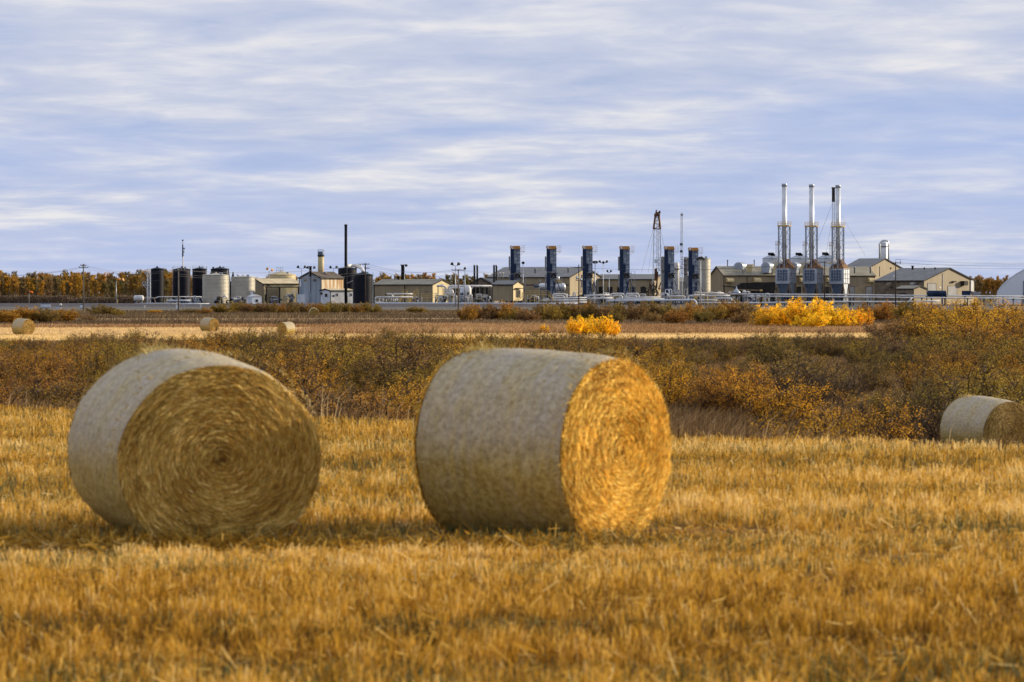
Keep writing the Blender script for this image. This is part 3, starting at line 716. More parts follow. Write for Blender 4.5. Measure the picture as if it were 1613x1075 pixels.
hedge(970, 1200, 492, 352, [BROWN, RUST, DOLIVE], 'low brown bush along the back of the reddish grass', 'low bushes behind the reddish grass', (30, 60), 0.3)
for (px, top, Y, w, col, lab) in ((12, 488, 365, 3.6, ORANGE, 'orange bush cut by the left edge of the picture'), (42, 483, 372, 3.8, ORANGE, 'orange bush behind the leftmost distant bale'), (72, 486, 372, 3.6, DOLIVE, 'dark olive bush between two orange ones near the left edge'),
        (98, 487, 380, 3.6, ORANGE, 'orange bush right of the dark olive one near the left edge'), (160, 480, 500, 5.2, DOLIVE, 'wide dark brown bush below the tall power pole'), (185, 487, 480, 2.4, OLIVE, 'small olive bush at the right foot of the wide dark bush'), (245, 488, 540, 2.9, AMBER, 'small round amber bush in front of the black tanks'),
        (300, 486, 540, 4.2, DOLIVE, 'low dark bush in front of the ribbed tank'), (350, 478, 540, 4.6, OLIVE, 'olive bush in front of the ribbed tan tank'), (322, 484, 520, 2.6, RUST, 'rusty bush beside the low dark bush in front of the tanks'), (372, 475, 560, 4.0, OLIVE, 'yellow green bush left of the white shack'), (658, 483, 540, 4.0, OLIVE, 'lone rounded olive bush in front of the pipe loops'),
        (140, 498, 400, 2.4, BROWN, 'thin brown bush at the left end of the far cream strip')):
    put_shrub('far', px, Y, Z(top, Y) - GZ, w, col, lab)

# ---- trees
m_con = mat('dark_needles', (0, 0, 0), rough=0.8, attr='v', transl=0.1, stops=[(0, (0.012, 0.014, 0.010)), (1, (0.05, 0.055, 0.028))])
def tree_proto(key, seed, low=0.35, leaves=4200, w=0.22, name='aspen_tree'):
    r = np.random.default_rng(seed)
    t = thing(name, 'x', 'tree', (0, 0, 0))
    mb = MB(); bend = r.normal(0, 0.02, 2)
    P = [Vector((bend[0] * k * k * 2, bend[1] * k * k * 2, k)) for k in (0, 0.25, 0.5, 0.75, 0.98)]
    mb.tube(P, 0.013, 5, r2=0.003); o = mb.build('trunk', m_palebark, t)
    segs = []; tips = []
    for i in range(46):
        k = r.uniform(0.08, 0.97); a = r.uniform(0, 6.28); base = np.array([bend[0] * k * k * 2, bend[1] * k * k * 2, k])
        ln = w * r.uniform(0.5, 1.1) * (1.15 - 0.75 * abs(k - 0.45)); dd = np.array([math.cos(a), math.sin(a), 1.1]); dd /= np.linalg.norm(dd)
        T = curve_pts(base, dd, ln, 3, r, up=0.2, wander=0.15)
        for j in range(3): segs.append((T[j], T[j + 1], 0.0035 * (1 - j / 4), 0.0035 * (1 - (j + 1) / 4)))
        for q in range(4):
            d2 = dd + r.normal(0, .5, 3); d2 /= np.linalg.norm(d2); b = T[r.integers(1, 4)]; e = b + d2 * r.uniform(0.03, 0.08); segs.append((b, e, 0.002, 0.001))
            if k > low or r.random() < 0.12: tips.append((b, e))
    o = quads_mesh('branches', strips(segs, 0), m_twig); o.parent = t
    tips = np.array(tips); idx = r.integers(0, len(tips), leaves); f = r.random((leaves, 1)) * 1.3; tv = r.normal(0.5, 0.2, len(tips))
    c = tips[idx, 0] * (1 - f) + tips[idx, 1] * f + r.normal(0, 0.016, (leaves, 3))
    u1 = r.normal(0, 1, (leaves, 3)); u1 /= np.linalg.norm(u1, axis=1)[:, None]; u2 = np.cross(u1, r.normal(0, 1, (leaves, 3))); u2 /= np.linalg.norm(u2, axis=1)[:, None]
    sz = 0.0095 * r.uniform(0.5, 1.2, (leaves, 1))
    o = quads_mesh('crown', np.stack([c - u1 * sz, c - u2 * sz, c + u1 * sz, c + u2 * sz], 1), m_leaf, np.clip(tv[idx] + r.normal(0, .15, leaves), 0, 1)); o.parent = t
    PROTO[key] = t
def conifer_proto(key, seed):
    r = np.random.default_rng(seed); t = thing('spruce_tree', 'x', 'tree', (0, 0, 0))
    MB().tube([(0, 0, 0), (0, 0, 0.98)], 0.014, 5, r2=0.002).build('trunk', m_twig, t)
    n_ = 3800; k = 1 - r.random(n_) ** 1.1 * 0.93; k = np.clip(r.random(n_) ** 0.8, 0.06, 1); a = r.uniform(0, 6.28, n_)
    lay = (np.sin(k * 60 + r.normal(0, .5, n_)) * 0.5 + 0.5) * 0.35 + 0.65
    rad = (1 - k) * 0.24 * lay * np.sqrt(r.random(n_)) + 0.008 * r.random(n_); skew = 1 + 0.25 * np.sin(a * 3 + seed)
    c = np.stack([np.cos(a) * rad * skew, np.sin(a) * rad * skew, k - rad * 0.35], 1)
    u1 = np.stack([np.cos(a), np.sin(a), np.full(n_, -0.3)], 1) * r.uniform(0.012, 0.028, (n_, 1)); u2 = np.cross(u1, r.normal(0, 1, (n_, 3))); u2 /= np.linalg.norm(u2, axis=1)[:, None]; u2 *= 0.006
    o = quads_mesh('crown', np.stack([c - u1, c - u2, c + u1, c + u2], 1), m_con, r.random(n_)); o.parent = t
    PROTO[key] = t
def fix_proto(t):
    note_kids(t)
def put_tree(kind, px, Y, h, w, color, label, group):
    keys = [k for k in PROTO if k[0] == kind]; k = random.choice(keys); p = PROTO[k]; x = X(px, Y)
    if k not in USED:
        USED.add(k); c = p; c.location = (x, Y, GZ - 0.05); c.scale = (w, w, h); c.rotation_euler = (0, 0, random.uniform(0, 6.28))
        for q in KIDS[c.name]: q.color = (*color, 1)
    else: c = copy_tree(p, loc=(x, Y, GZ - 0.05), rz=random.uniform(0, 6.28), scale=(w, w, h), color=color)
    tag(c, label, 'tree', group); return c
for i in range(4): tree_proto(('aspen', i), 500 + i, low=(0.3, 0.42, 0.22, 0.36)[i], leaves=7500)
for i in range(2): conifer_proto(('spruce', i), 600 + i)
for k in list(PROTO): note_kids(PROTO[k])
TA = (0.52, 0.29, 0.05); TB = (0.72, 0.40, 0.04); TC = (0.27, 0.22, 0.07); TD = (0.36, 0.25, 0.10)
LT = {TA: 'orange brown aspen in the wood at left', TB: 'bright orange aspen in the wood at left', TC: 'dull green brown tree in the wood at left', TD: 'brown half bare aspen in the wood at left'}
for Y, n_ in ((1000, 78), (1035, 78), (1075, 78)):
    for i in range(n_):
        px = -70 + 420 * (i + random.random()) / n_
        top = 433 + 5 * math.sin(px * 0.03) * math.sin(px * 0.011 + 2) + random.uniform(-3, 9) + (6 if Y == 1000 else 0)
        if px > 232: top += 4
        c = random.choice([TA, TB, TA, TD] if px < 160 else [TA, TC, TD, TB])
        if Y == 1075 and random.random() < 0.5: c = TC
        h = Z(top, Y) - GZ; put_tree('aspen', px, Y + random.uniform(-15, 15), h, h * random.uniform(0.75, 1.1), jit(c, 0.12), LT[c], 'trees of the wood at left')
for i in range(26):
    px = random.choice([random.uniform(-60, 120), random.uniform(200, 345), random.uniform(330, 385)]); Y = 1110
    top = 433 + random.uniform(-3, 8)
    if px > 330: top = random.uniform(420, 434)
    h = Z(top, Y) - GZ; put_tree('spruce', px, Y, h, h * random.uniform(0.8, 1.1), (1, 1, 1), 'dark spruce at the back of the wood at left', 'dark spruces behind the wood')
# grey brush in front of the wood
n_ = 26000; xx = rng.uniform(X(-90, 965), X(236, 965), n_); t_ = vnoise(xx, xx * 0, 2.2, 1, 771); yy_ = 965 + rng.uniform(-8, 8, n_)
c = np.stack([xx, yy_, GZ + (1.2 + 2.6 * t_) * rng.random(n_) ** 0.8], 1)
u1 = rng.normal(0, 1, (n_, 3)); u1 /= np.linalg.norm(u1, axis=1)[:, None]; u2 = np.cross(u1, rng.normal(0, 1, (n_, 3))); u2 /= np.linalg.norm(u2, axis=1)[:, None]
s_ = rng.uniform(0.06, 0.2, (n_, 1)); o = quads_mesh('undergrowth', np.stack([c - u1 * s_ * 2, c - u2 * s_, c + u1 * s_ * 2, c + u2 * s_], 1), m_leaf, rng.random(n_)); o.color = (0.17, 0.115, 0.075, 1)
tag(o, 'grey brown brush along the foot of the wood at left', 'brush', kind='stuff')
# trees behind the plant
def back_trees(p0, p1, tops, Y, n_, cols, lab, grp):
    for i in range(n_):
        px = p0 + (p1 - p0) * (i + random.random()) / n_; top = random.uniform(*tops); h = Z(top, Y) - GZ
        put_tree('aspen', px, Y + random.uniform(-20, 20), h, h * random.uniform(0.8, 1.15), jit(random.choice(cols), 0.12), lab, grp)
back_trees(584, 690, (434, 443), 1350, 30, [TA, TB, TD], 'orange aspen rising behind the long low shed', 'aspens behind the long low shed')
back_trees(690, 800, (434, 445), 1350, 22, [TA, TC, TD], 'orange brown tree between the low shed and the twin stacks', 'trees behind the pipe racks')
back_trees(375, 470, (437, 445), 1400, 22, [TA, TC], 'distant tree top behind the tan sheds', 'tree tops behind the tan sheds')
back_trees(1528, 1660, (436, 446), 1250, 40, [TA, TD, RUST], 'rust brown tree between the gabled hall and the white dome', 'trees beside the white dome')
# far wood along the horizon, one mass
def far_wood():
    n_ = 60000; x_ = rng.uniform(-900, 900, n_); t_ = vnoise(x_, x_ * 0, 25, 1, 881); y_ = rng.uniform(1980, 2060, n_); hh = 7 + 7 * t_
    z_ = GZ + hh * np.sqrt(rng.random(n_)); c = np.stack([x_, y_, z_], 1)
    u1 = rng.normal(0, 1, (n_, 3)); u1 /= np.linalg.norm(u1, axis=1)[:, None]; u2 = np.cross(u1, rng.normal(0, 1, (n_, 3))); u2 /= np.linalg.norm(u2, axis=1)[:, None]
    s_ = rng.uniform(0.3, 0.9, (n_, 1)); o = quads_mesh('far_wood', np.stack([c - u1 * s_, c - u2 * s_, c + u1 * s_, c + u2 * s_], 1), m_leaf, rng.random(n_)); o.color = (0.33, 0.18, 0.05, 1)
    tag(o, 'distant autumn wood along the horizon behind the plant', 'wood', kind='stuff')
far_wood()
# ------------------------------------------------------------------ the gas plant
M = dict(
    tan=mat('tan_siding', (0.25, 0.20, 0.125), (0.32, 0.255, 0.155), rough=0.6, scale=0.5, stretch=(1, 1, 0.25)),
    yel=mat('cream_siding', (0.46, 0.37, 0.19), (0.60, 0.49, 0.27), rough=0.55, scale=0.6, stretch=(1, 1, 0.2)),
    roof=mat('grey_roof_sheet', (0.145, 0.145, 0.14), (0.20, 0.20, 0.19), rough=0.5, metal=0.2, scale=0.3),
    roofb=mat('tan_roof_sheet', (0.22, 0.20, 0.145), (0.30, 0.27, 0.20), rough=0.55, scale=0.3),
    roofy=mat('cream_roof_sheet', (0.50, 0.40, 0.22), (0.66, 0.55, 0.33), rough=0.5, scale=0.4),
    brn=mat('weathered_brown_roof', (0.07, 0.055, 0.045), (0.15, 0.12, 0.09), rough=0.8, scale=0.5),
    dark=mat('dark_trim', (0.018, 0.016, 0.017), (0.04, 0.036, 0.033), rough=0.7, spec=0.15),
    black=mat('black_tank_paint', (0.005, 0.006, 0.012), (0.011, 0.012, 0.020), rough=0.6, spec=0.14, scale=0.3),
    white=mat('white_paint', (0.52, 0.52, 0.52), (0.74, 0.73, 0.71), rough=0.5, scale=0.5),
    blue=mat('pale_blue_white_paint', (0.50, 0.55, 0.62), (0.66, 0.70, 0.76), rough=0.5, scale=0.5),
    rust=mat('rust_streaked_white', (0.48, 0.27, 0.10), (0.74, 0.67, 0.52), rough=0.7, scale=1.1, stretch=(1.2, 1.2, 0.08), contrast=(0.42, 0.58)),
    bgrey=mat('weathered_blue_siding', (0.20, 0.25, 0.31), (0.34, 0.39, 0.45), rough=0.6, scale=0.5, stretch=(1.5, 1.5, 0.1)),
    tank=mat('ribbed_tan_steel', (0.37, 0.35, 0.29), (0.47, 0.44, 0.36), rough=0.45, metal=0.25, scale=0.4),
    steel=mat('galvanised_steel', (0.26, 0.30, 0.36), (0.42, 0.46, 0.52), rough=0.42, metal=0.5, scale=0.6),
    silver=mat('silver_cladding', (0.52, 0.54, 0.57), (0.68, 0.70, 0.72), rough=0.42, metal=0.55, scale=0.5),
    navy=mat('navy_casing', (0.008, 0.018, 0.050), (0.02, 0.036, 0.08), rough=0.6, spec=0.15, scale=0.4),
    bluesteel=mat('blue_grey_casing', (0.13, 0.16, 0.21), (0.40, 0.44, 0.50), rough=0.55, scale=0.9, metal=0.1, contrast=(0.38, 0.62)),
    panel=mat('dull_blue_panel', (0.05, 0.075, 0.13), (0.12, 0.16, 0.23), rough=0.5, scale=0.8, metal=0.2),
    amber=mat('rusty_orange_cap', (0.40, 0.17, 0.04), (0.62, 0.33, 0.10), rough=0.6, scale=1.5),
    yrail=mat('yellow_safety_paint', (0.50, 0.34, 0.10), (0.64, 0.47, 0.18), rough=0.5, scale=2),
    hop=mat('rusted_brown_steel', (0.10, 0.05, 0.025), (0.25, 0.13, 0.06), rough=0.8, scale=0.8),
    wood=mat('weathered_pole_wood', (0.10, 0.085, 0.075), (0.20, 0.175, 0.15), rough=0.9, scale=2, stretch=(3, 3, 0.3)),
    dwood=mat('dark_pole_wood', (0.035, 0.025, 0.022), (0.075, 0.055, 0.045), rough=0.9, scale=2, stretch=(3, 3, 0.3)),
    wire=mat('cable', (0.05, 0.05, 0.055), rough=0.5),
    glass=mat('dark_glass', (0.02, 0.025, 0.035), rough=0.1, spec=0.8),
    grey=mat('grey_metal', (0.22, 0.22, 0.22), (0.30, 0.30, 0.30), rough=0.55, scale=0.6),
    orange=mat('orange_fabric', (0.75, 0.17, 0.02), rough=0.8),
    dome=mat('white_fabric_cover', (0.62, 0.66, 0.72), (0.70, 0.74, 0.80), rough=0.6, scale=0.1),
    rig=mat('rig_brown_paint', (0.07, 0.030, 0.018), (0.17, 0.075, 0.035), rough=0.7, scale=1.2),
    hatch=mat('dull_brown_steel', (0.12, 0.09, 0.06), (0.21, 0.17, 0.12), rough=0.7, scale=1),
)
def part(mb, name, m, t): return mb.build(name, M[m], t)

def hall(name, label, corner, left, right, Yc, th, eave, ridge, gable='right', wall='tan', gwall=None, roof='roof', cat='building', over=0.35, base=GZ, gpart=True):
    """two-faced gabled building seen on its near corner; th turns the left face away"""
    cx = X(corner, Yc); C0 = Vector((cx, Yc, base))
    dl = Vector((-math.cos(R(th)), math.sin(R(th)), 0)); dr = Vector((math.sin(R(th)), math.cos(R(th)), 0))
    def reach(px, d):
        k = px - HX; return (k * Yc - F * cx) / (F * d.x - k * d.y)
    Ll = reach(left, dl); Lr = reach(right, dr)
    ze = Z(eave, Yc)
    t = thing(name, label, cat, C0)
    if gable == 'right': g, L1, s, L2 = dr, Lr, dl, Ll
    else: g, L1, s, L2 = dl, Ll, dr, Lr
    mid = C0 + g * (L1 / 2); zr = Z(ridge, mid.y)
    def P(a, b, z): q = C0 + g * a + s * b; return Vector((q.x, q.y, z))
    for a in (0, L1 - 0.15):
        part(MB().prism([P(a, 0, base), P(a, L2, base), P(a, L2, ze), P(a, 0, ze)], g * 0.15), 'side_wall', wall, t)
    for b in (0.003, L2 - 0.153):
        gw = MB(); gw.prism([P(0.153, b, base), P(L1 - 0.153, b, base), P(L1 - 0.153, b, ze), P(L1 / 2, b, zr - 0.05), P(0.153, b, ze)], s * 0.15); part(gw, 'gable_wall', gwall or wall, t)
    rf = MB(); o = over; sl = (zr - ze) / (L1 / 2)
    for sgn, a0 in ((1, -o), (-1, L1 + o)):
        za = ze - sl * o + 0.05
        rf.prism([P(a0, -o, za), P(L1 / 2, -o, zr + 0.05), P(L1 / 2, -o, zr + 0.23), P(a0, -o, za + 0.18)], s * (L2 + 2 * o))
    part(rf, 'roof', roof, t)
    tr = MB()
    for a0 in (-o, L1 + o):
        za = ze - sl * o
        tr.prism([P(a0, -o - 0.06, za - 0.15), P(L1 / 2, -o - 0.06, zr - 0.12), P(L1 / 2, -o - 0.06, zr + 0.26), P(a0, -o - 0.06, za + 0.26)], s * 0.055)
    d0 = P(-o - 0.05, -o, ze - sl * o); tr.prism([P(-o - 0.06, -o, ze - sl * o - 0.12), P(-o - 0.06, L2 + o, ze - sl * o - 0.12), P(-o - 0.06, L2 + o, ze - sl * o + 0.2), P(-o - 0.06, -o, ze - sl * o + 0.2)], g * 0.05)
    # corner flashings
    for (a, b) in ((-0.05, -0.05), (L1 - 0.1, -0.05), (-0.05, L2 - 0.1)):
        tr.prism([P(a, b, base), P(a + 0.18, b, base), P(a + 0.18, b + 0.18, base), P(a, b + 0.18, base)], (0, 0, ze - base - 0.1))
    part(tr, 'trim', 'dark', t)
    t_ = dict(t=t, P=P, L1=L1, L2=L2, ze=ze, zr=zr, g=g, s=s, gable=gable, C0=C0, reach=reach, dl=dl, dr=dr)
    # ridge vents
    return t_
def on_face(b, which, px0, px1, y0, y1, name='door', m='dark', depth=0.06, frame=None, y0b=None):
    """a rectangular fitting set 4 cm proud of a face, given by its photo extent"""
    d = b['dl'] if which == 'left' else b['dr']; nrm = (b['dr'] if which == 'left' else b['dl']) * -1
    t0, t1 = b['reach'](px0, d), b['reach'](px1, d); a, c = sorted((t0, t1)); Ym = (b['C0'] + d * ((a + c) / 2)).y
    z0 = max(Z(y1, Ym), b['C0'].z + 0.0); z1 = Z(y0, Ym); q0 = b['C0'] + d * a; q1 = b['C0'] + d * c
    mb = MB(); mb.prism([Vector((q0.x, q0.y, z0)), Vector((q1.x, q1.y, z0)), Vector((q1.x, q1.y, z1)), Vector((q0.x, q0.y, z1))], nrm * depth)
    o = part(mb, name, m, b['t'])
    if frame:
        w = 0.12; fr = MB()
        for (u0, u1, v0, v1) in ((a - w, a, z0, z1 + w), (c, c + w, z0, z1 + w), (a, c, z1, z1 + w)):
            p0 = b['C0'] + d * u0; p1 = b['C0'] + d * u1
            fr.prism([Vector((p0.x, p0.y, v0)), Vector((p1.x, p1.y, v0)), Vector((p1.x, p1.y, v1)), Vector((p0.x, p0.y, v1))], nrm * (depth + 0.03))
        fr.build('frame', M[frame], o)
    return o
def hood(b, which, px0, px1, y0, y1, m='yel'):
    """curved intake hood on a wall"""
    d = b['dl'] if which == 'left' else b['dr']; nrm = (b['dr'] if which == 'left' else b['dl']) * -1
    t0, t1 = b['reach'](px0, d), b['reach'](px1, d); a, c = sorted((t0, t1)); c = a + (c - a) * 0.7
    Ym = (b['C0'] + d * a).y; z0 = Z(y1, Ym); z1 = Z(y0, Ym); q = b['C0'] + d * a; H = z1 - z0; poly = []
    for k in range(7):
        w = math.pi / 2 * k / 6; p = q + nrm * (0.08 + 1.9 * math.sin(w)); poly.append(Vector((p.x, p.y, z0 + 0.25 * H + H * 0.75 * math.cos(w))))
    p = q + nrm * 1.98; poly.append(Vector((p.x, p.y, z0))); p = q + nrm * 0.08; poly.append(Vector((p.x, p.y, z0)))
    mb = MB(); mb.prism(poly, d * (c - a)); part(mb, 'intake_hood', m, b['t'])
def roof_pipe(b, px, y0, y1, Y, r=0.25, m='grey', name='roof_vent'):
    mb = MB(); mb.lathe((X(px, Y), Y, Z(y1, Y)), [(r, 0), (r, Z(y0, Y) - Z(y1, Y)), (r * 1.5, Z(y0, Y) - Z(y1, Y) + .05), (r * 1.5, Z(y0, Y) - Z(y1, Y) + .3)], 8); part(mb, name, m, b['t'])

def tank(label, p0, p1, eave, cone, Y, m='tank', name='storage_tank', rings=True, rail=False, ladder=None, base=GZ, roofm=None, hatch=True):
    r = (p1 - p0) / 2 * U(Y); Yc = Y + r; c = Vector((X((p0 + p1) / 2, Yc), Yc, base)); ze = Z(eave, Yc) - base; zc = Z(cone, Yc) - base
    t = thing(name, label, 'tank', c)
    prof = [(r, 0)]; h = 0.0; k = 0
    nb = max(int(ze / 1.15), 3)
    for i in range(nb):
        z0 = ze * i / nb; z1 = ze * (i + 1) / nb
        if rings: prof += [(r, z0 + 0.02), (r, z1 - 0.16), (r + 0.05, z1 - 0.12), (r + 0.05, z1 - 0.04), (r, z1)]
        else: prof += [(r, z1)]
    part(MB().lathe(c, prof, 40, smooth=not rings), 'shell', m, t)
    part(MB().lathe(c, [(r + 0.12, ze), (r + 0.12, ze + 0.1), (r * 0.5, ze + (zc - ze) * 0.62), (0.25, zc), (0.25, zc + 0.35), (0.01, zc + 0.4)], 40, smooth=False), 'roof', roofm or m, t)
    if hatch: part(MB().box((c.x + r * 0.45, c.y - r * 0.55, base + ze + (zc - ze) * 0.35 + 0.3), (0.8, 0.8, 0.7)), 'hatch', 'steel', t)
    if rail:
        mb = MB(); n = 14
        for i in range(n):
            a = math.pi + math.pi * i / (n - 1); p = c + Vector((math.cos(a) * r, math.sin(a) * r, ze)); q = p + Vector((0, 0, 1.1)); mb.bar(p, q, 0.05)
            if i:
                mb.bar(pq, q, 0.05); mb.bar((pq + pp) / 2, (p + q) / 2, 0.04)
            pq, pp = q, p
        part(mb, 'guard_rail', 'steel', t)
    if ladder is not None:
        a = R(ladder); p = c + Vector((math.sin(a) * (r + 0.25), -math.cos(a) * (r + 0.25), 0)); e = Vector((math.cos(a), math.sin(a), 0)) * 0.28; mb = MB()
        for s in (-1, 1): mb.bar(p + e * s, p + e * s + Vector((0, 0, ze + 1.0)), 0.06)
        for i in range(int(ze / 0.6)): mb.bar(p - e + Vector((0, 0, i * 0.6 + .3)), p + e + Vector((0, 0, i * 0.6 + .3)), 0.05)
        part(mb, 'ladder', 'steel', t)
    return t
def pipe(mb, pts, r): return mb.tube(pts, r, 10)
def bent(pts, rad=0.4, k=4):
    """round the corners of a polyline"""
    pts = [Vector(p) for p in pts]; out = [pts[0]]
    for i in range(1, len(pts) - 1):
        a, b, c = pts[i - 1], pts[i], pts[i + 1]; d1 = (a - b); d2 = (c - b); q = min(rad, d1.length / 2.2, d2.length / 2.2); p0 = b + d1.normalized() * q; p1 = b + d2.normalized() * q
        for j in range(k + 1):
            w = j / k; out.append(p0 * (1 - w) ** 2 + b * 2 * w * (1 - w) + p1 * w * w)
    return out + [pts[-1]]

# ---- buildings
H = hall('grey_roofed_barn', 'long tan shed with grey roof and lit gable behind the first three blue towers', 897, 768, 948, 1060, 26, 437, 421.5, wall='tan', gwall='tan')
for px, yy in ((843, 424), (895, 423)): roof_pipe(H, px, yy, yy + 7, 1062, 0.3, 'steel')
for px in (787, 792): roof_pipe(H, px, 431, 438, 1058, 0.3, 'white')
on_face(H, 'left', 862, 872, 441, 460, 'door', 'grey', frame='dark')
on_face(H, 'left', 826, 896, 448.5, 450, 'wall_band', 'dark')
on_face(H, 'right', 912, 922, 444, 462, 'door', 'hatch', frame='dark')
H = hall('low_tan_shed', 'low tan shed with grey roof and row of dark doors left of the drilling mast', 1030, 936, 1052, 1075, 20, 440.5, 433, wall='tan')
for p in (943, 957, 972, 993, 1009): on_face(H, 'left', p, p + 8, 452, 462, 'door', 'dark')
on_face(H, 'left', 963, 967, 445, 448, 'vent', 'grey')
H = hall('tan_roofed_shed', 'low brown roofed shed between the drilling mast and the ribbed grey tank', 1092, 1052, 1120, 1090, 15, 445, 438, wall='tan', roof='roofb')
H = hall('long_compressor_hall', 'long tan compressor hall with curved roof ducts behind the three tall stacks', 1140, 1119, 1378, 1000, 68, 434, 420.5, gable='left', wall='tan', roof='roofb')
for p in (1143, 1186, 1258, 1301, 1366): hood(H, 'right', p, p + 14, 438, 444.5)
for p in (1176, 1222, 1245, 1290, 1330): on_face(H, 'right', p, p + 2, 436, 466, 'pilaster', 'hatch', 0.1)
for p, q in ((1334, 1346), (1364, 1374)): on_face(H, 'right', p, q, 452, 477, 'door', 'grey', frame='dark')
on_face(H, 'right', 1200, 1214, 452, 477, 'door', 'dark'); on_face(H, 'right', 1252, 1262, 452, 477, 'door', 'dark'); on_face(H, 'right', 1296, 1306, 452, 477, 'door', 'dark')
roof_pipe(H, 1146, 411, 423, 1014, 0.16, 'dark'); roof_pipe(H, 1188, 411, 423, 1016, 0.16, 'dark'); roof_pipe(H, 1346, 422, 431, 1003, 0.25, 'steel'); roof_pipe(H, 1371, 422, 431, 1003, 0.25, 'steel'); roof_pipe(H, 1170, 425, 431, 1003, 0.2, 'steel')
def roof_duct(px, Y, lab):
    t = thing('roof_duct', lab, 'air duct', (X(px, Y), Y, Z(431, Y)), 'curved ducts on the long hall roof')
    s = U(Y); p0 = Vector((X(px, Y), Y, Z(424, Y))); mb = MB(); poly = []
    Rr = 7.6 * s
    for k in range(11):
        a = math.pi * (1.12 - 1.0 * k / 10 * 1.05); poly.append(p0 + Vector((Rr * math.cos(a), 0, Rr * math.sin(a) + 3 * s)))
    poly.append(p0 + Vector((5 * s, 0, -6 * s))); poly.append(p0 + Vector((-6 * s, 0, -6 * s)))
    off = Vector((7.0 * s, 10.0 * s, 0)); mb.prism(poly, off); part(mb, 'duct_body', 'steel', t)
    tr = MB(); tr.prism([q + Vector((13.5 * s, -0.3, -7.5 * s)) * 0.9 for q in (p0 + Vector((-4 * s, -.1, 0)), p0 + Vector((6 * s, -.1, 0)), p0 + Vector((11 * s, -.1, 14 * s)), p0 + Vector((1 * s, -.1, 14 * s)))], (0.3, 0.3, 0))
    part(tr, 'outlet_panel', 'yel', t)
    part(MB().lathe(p0 + Vector((10 * s, -0.5, -9 * s)), [(0.25, 0), (0.25, 2.2)], 8), 'drain_pipe', 'grey', t)
for px, lab in ((1163, 'first curved roof duct from the left end of the long hall'), (1206, 'second curved roof duct, just left of the first tall stack'), (1249, 'curved roof duct between the first and second tall stacks')): roof_duct(px, 1006, lab)
# dark lean-to and conveyor shed in front of the hall
t = thing('lean_to_shed', 'dark sloped roofed shed against the long hall left of the first tall stack', 'shed', (X(1190, 975), 975, GZ))
p = lambda px, py, Y=975: W(px, py, Y)
part(MB().prism([p(1156, 455), p(1168, 446), p(1222, 444.5), p(1222, 458)], (0, 9, 0)), 'roof', 'dark', t)
part(MB().prism([p(1160, 458), p(1220, 458), Vector((X(1220, 975), 975, GZ)), Vector((X(1160, 975), 975, GZ))], (0, 8, 0)), 'wall', 'dark', t)
t = thing('canopy', 'thin dark sloping canopy on posts along the foot of the long hall', 'canopy', (X(1140, 968), 968, GZ))
part(MB().prism([p(1139, 450, 968), p(1206, 456.5, 968), p(1206, 457.7, 968), p(1139, 451.5, 968)], (0, 4, 0)), 'roof', 'dark', t)
for px in (1141, 1160, 1181, 1204): part(MB().bar(Vector((X(px, 968), 969, GZ)), W(px, 450.5 + (px - 1139) * 0.095, 969), 0.22), 'post', 'dark', t)
H = hall('high_gabled_hall', 'high tan hall with grey roof and gable behind the right end of the long hall', 1362, 1322, 1426, 1120, 40, 425.5, 408, wall='tan')
on_face(H, 'right', 1385, 1386, 420, 436, 'downpipe', 'dark')
H = hall('gabled_hall', 'broad tan hall with grey roof and two large doors at the right of the plant', 1455, 1379, 1535, 960, 44, 442.5, 423, wall='hatch', gwall='tan')  # side wall takes a darker brown, its shade painted into the colour
on_face(H, 'right', 1461, 1474.5, 447, 459, 'roller_door', 'grey', frame='dark'); on_face(H, 'right', 1493, 1507, 451, 466, 'roller_door', 'grey', frame='dark')
on_face(H, 'right', 1528.5, 1532.5, 442, 459, 'white_panel', 'white', 0.3); on_face(H, 'right', 1484.4, 1485.4, 431, 462, 'downpipe', 'grey', 0.15); on_face(H, 'right', 1479.5, 1482, 452, 454.5, 'sign_plate', 'white', 0.1)
on_face(H, 'right', 1513, 1519, 443, 450, 'exhaust_box', 'dark', 1.6); on_face(H, 'right', 1499, 1504, 443, 445, 'lamp', 'dark', 0.8)
hood(H, 'left', 1398, 1407, 445, 452, 'hatch'); hood(H, 'left', 1436, 1444, 445, 449, 'grey')
roof_pipe(H, 1437.5, 420.5, 425, 975, 0.35, 'dark')
for px in (1403, 1456, 1473): roof_pipe(H, px, 423, 425, 970, 0.2, 'dark')
H = hall('small_gabled_shed', 'small low tan shed with its gable turned right in front of the broad hall', 1439, 1411, 1460, 920, 46, 455.5, 451, wall='hatch', gwall='tan', roof='roofb', over=0.25)  # shade on the side wall painted as darker siding, gable stays tan
on_face(H, 'left', 1418, 1427, 462, 468, 'door', 'dark')
H = hall('tan_gabled_shed', 'tan shed with dark edged gable and long cream roof left of the weathered barn', 391.5, 391.2, 391, 1010, 0, 448, 440) if False else None
H = hall('tan_gabled_shed', 'tan shed with dark edged gable and long cream roof left of the weathered barn', 414.5, 391, 473, 985, 62, 447.5, 440, gable='left', wall='yel', gwall='tan', roof='roofy')
on_face(H, 'left', 394, 410, 452, 453, 'louvre', 'grey', 0.05); on_face(H, 'right', 417, 421, 464, 475, 'door', 'dark'); on_face(H, 'right', 420, 424, 448.5, 450.5, 'lamp', 'dark', 0.5)
t = thing('canopy', 'flat dark edged canopy over a loading bay beside the weathered barn', 'canopy', (X(440, 955), 955, GZ))
part(MB().box(W(446, 452.8, 957), (54 * U(957), 5, 0.3)), 'roof', 'dark', t)
for px in (420, 440.5, 470): part(MB().box((X(px, 955.4), 955.4, (GZ + Z(453, 955)) / 2), (0.35 if px != 440.5 else 0.5, 0.3, Z(453.2, 955) - GZ)), 'post', 'dark', t)
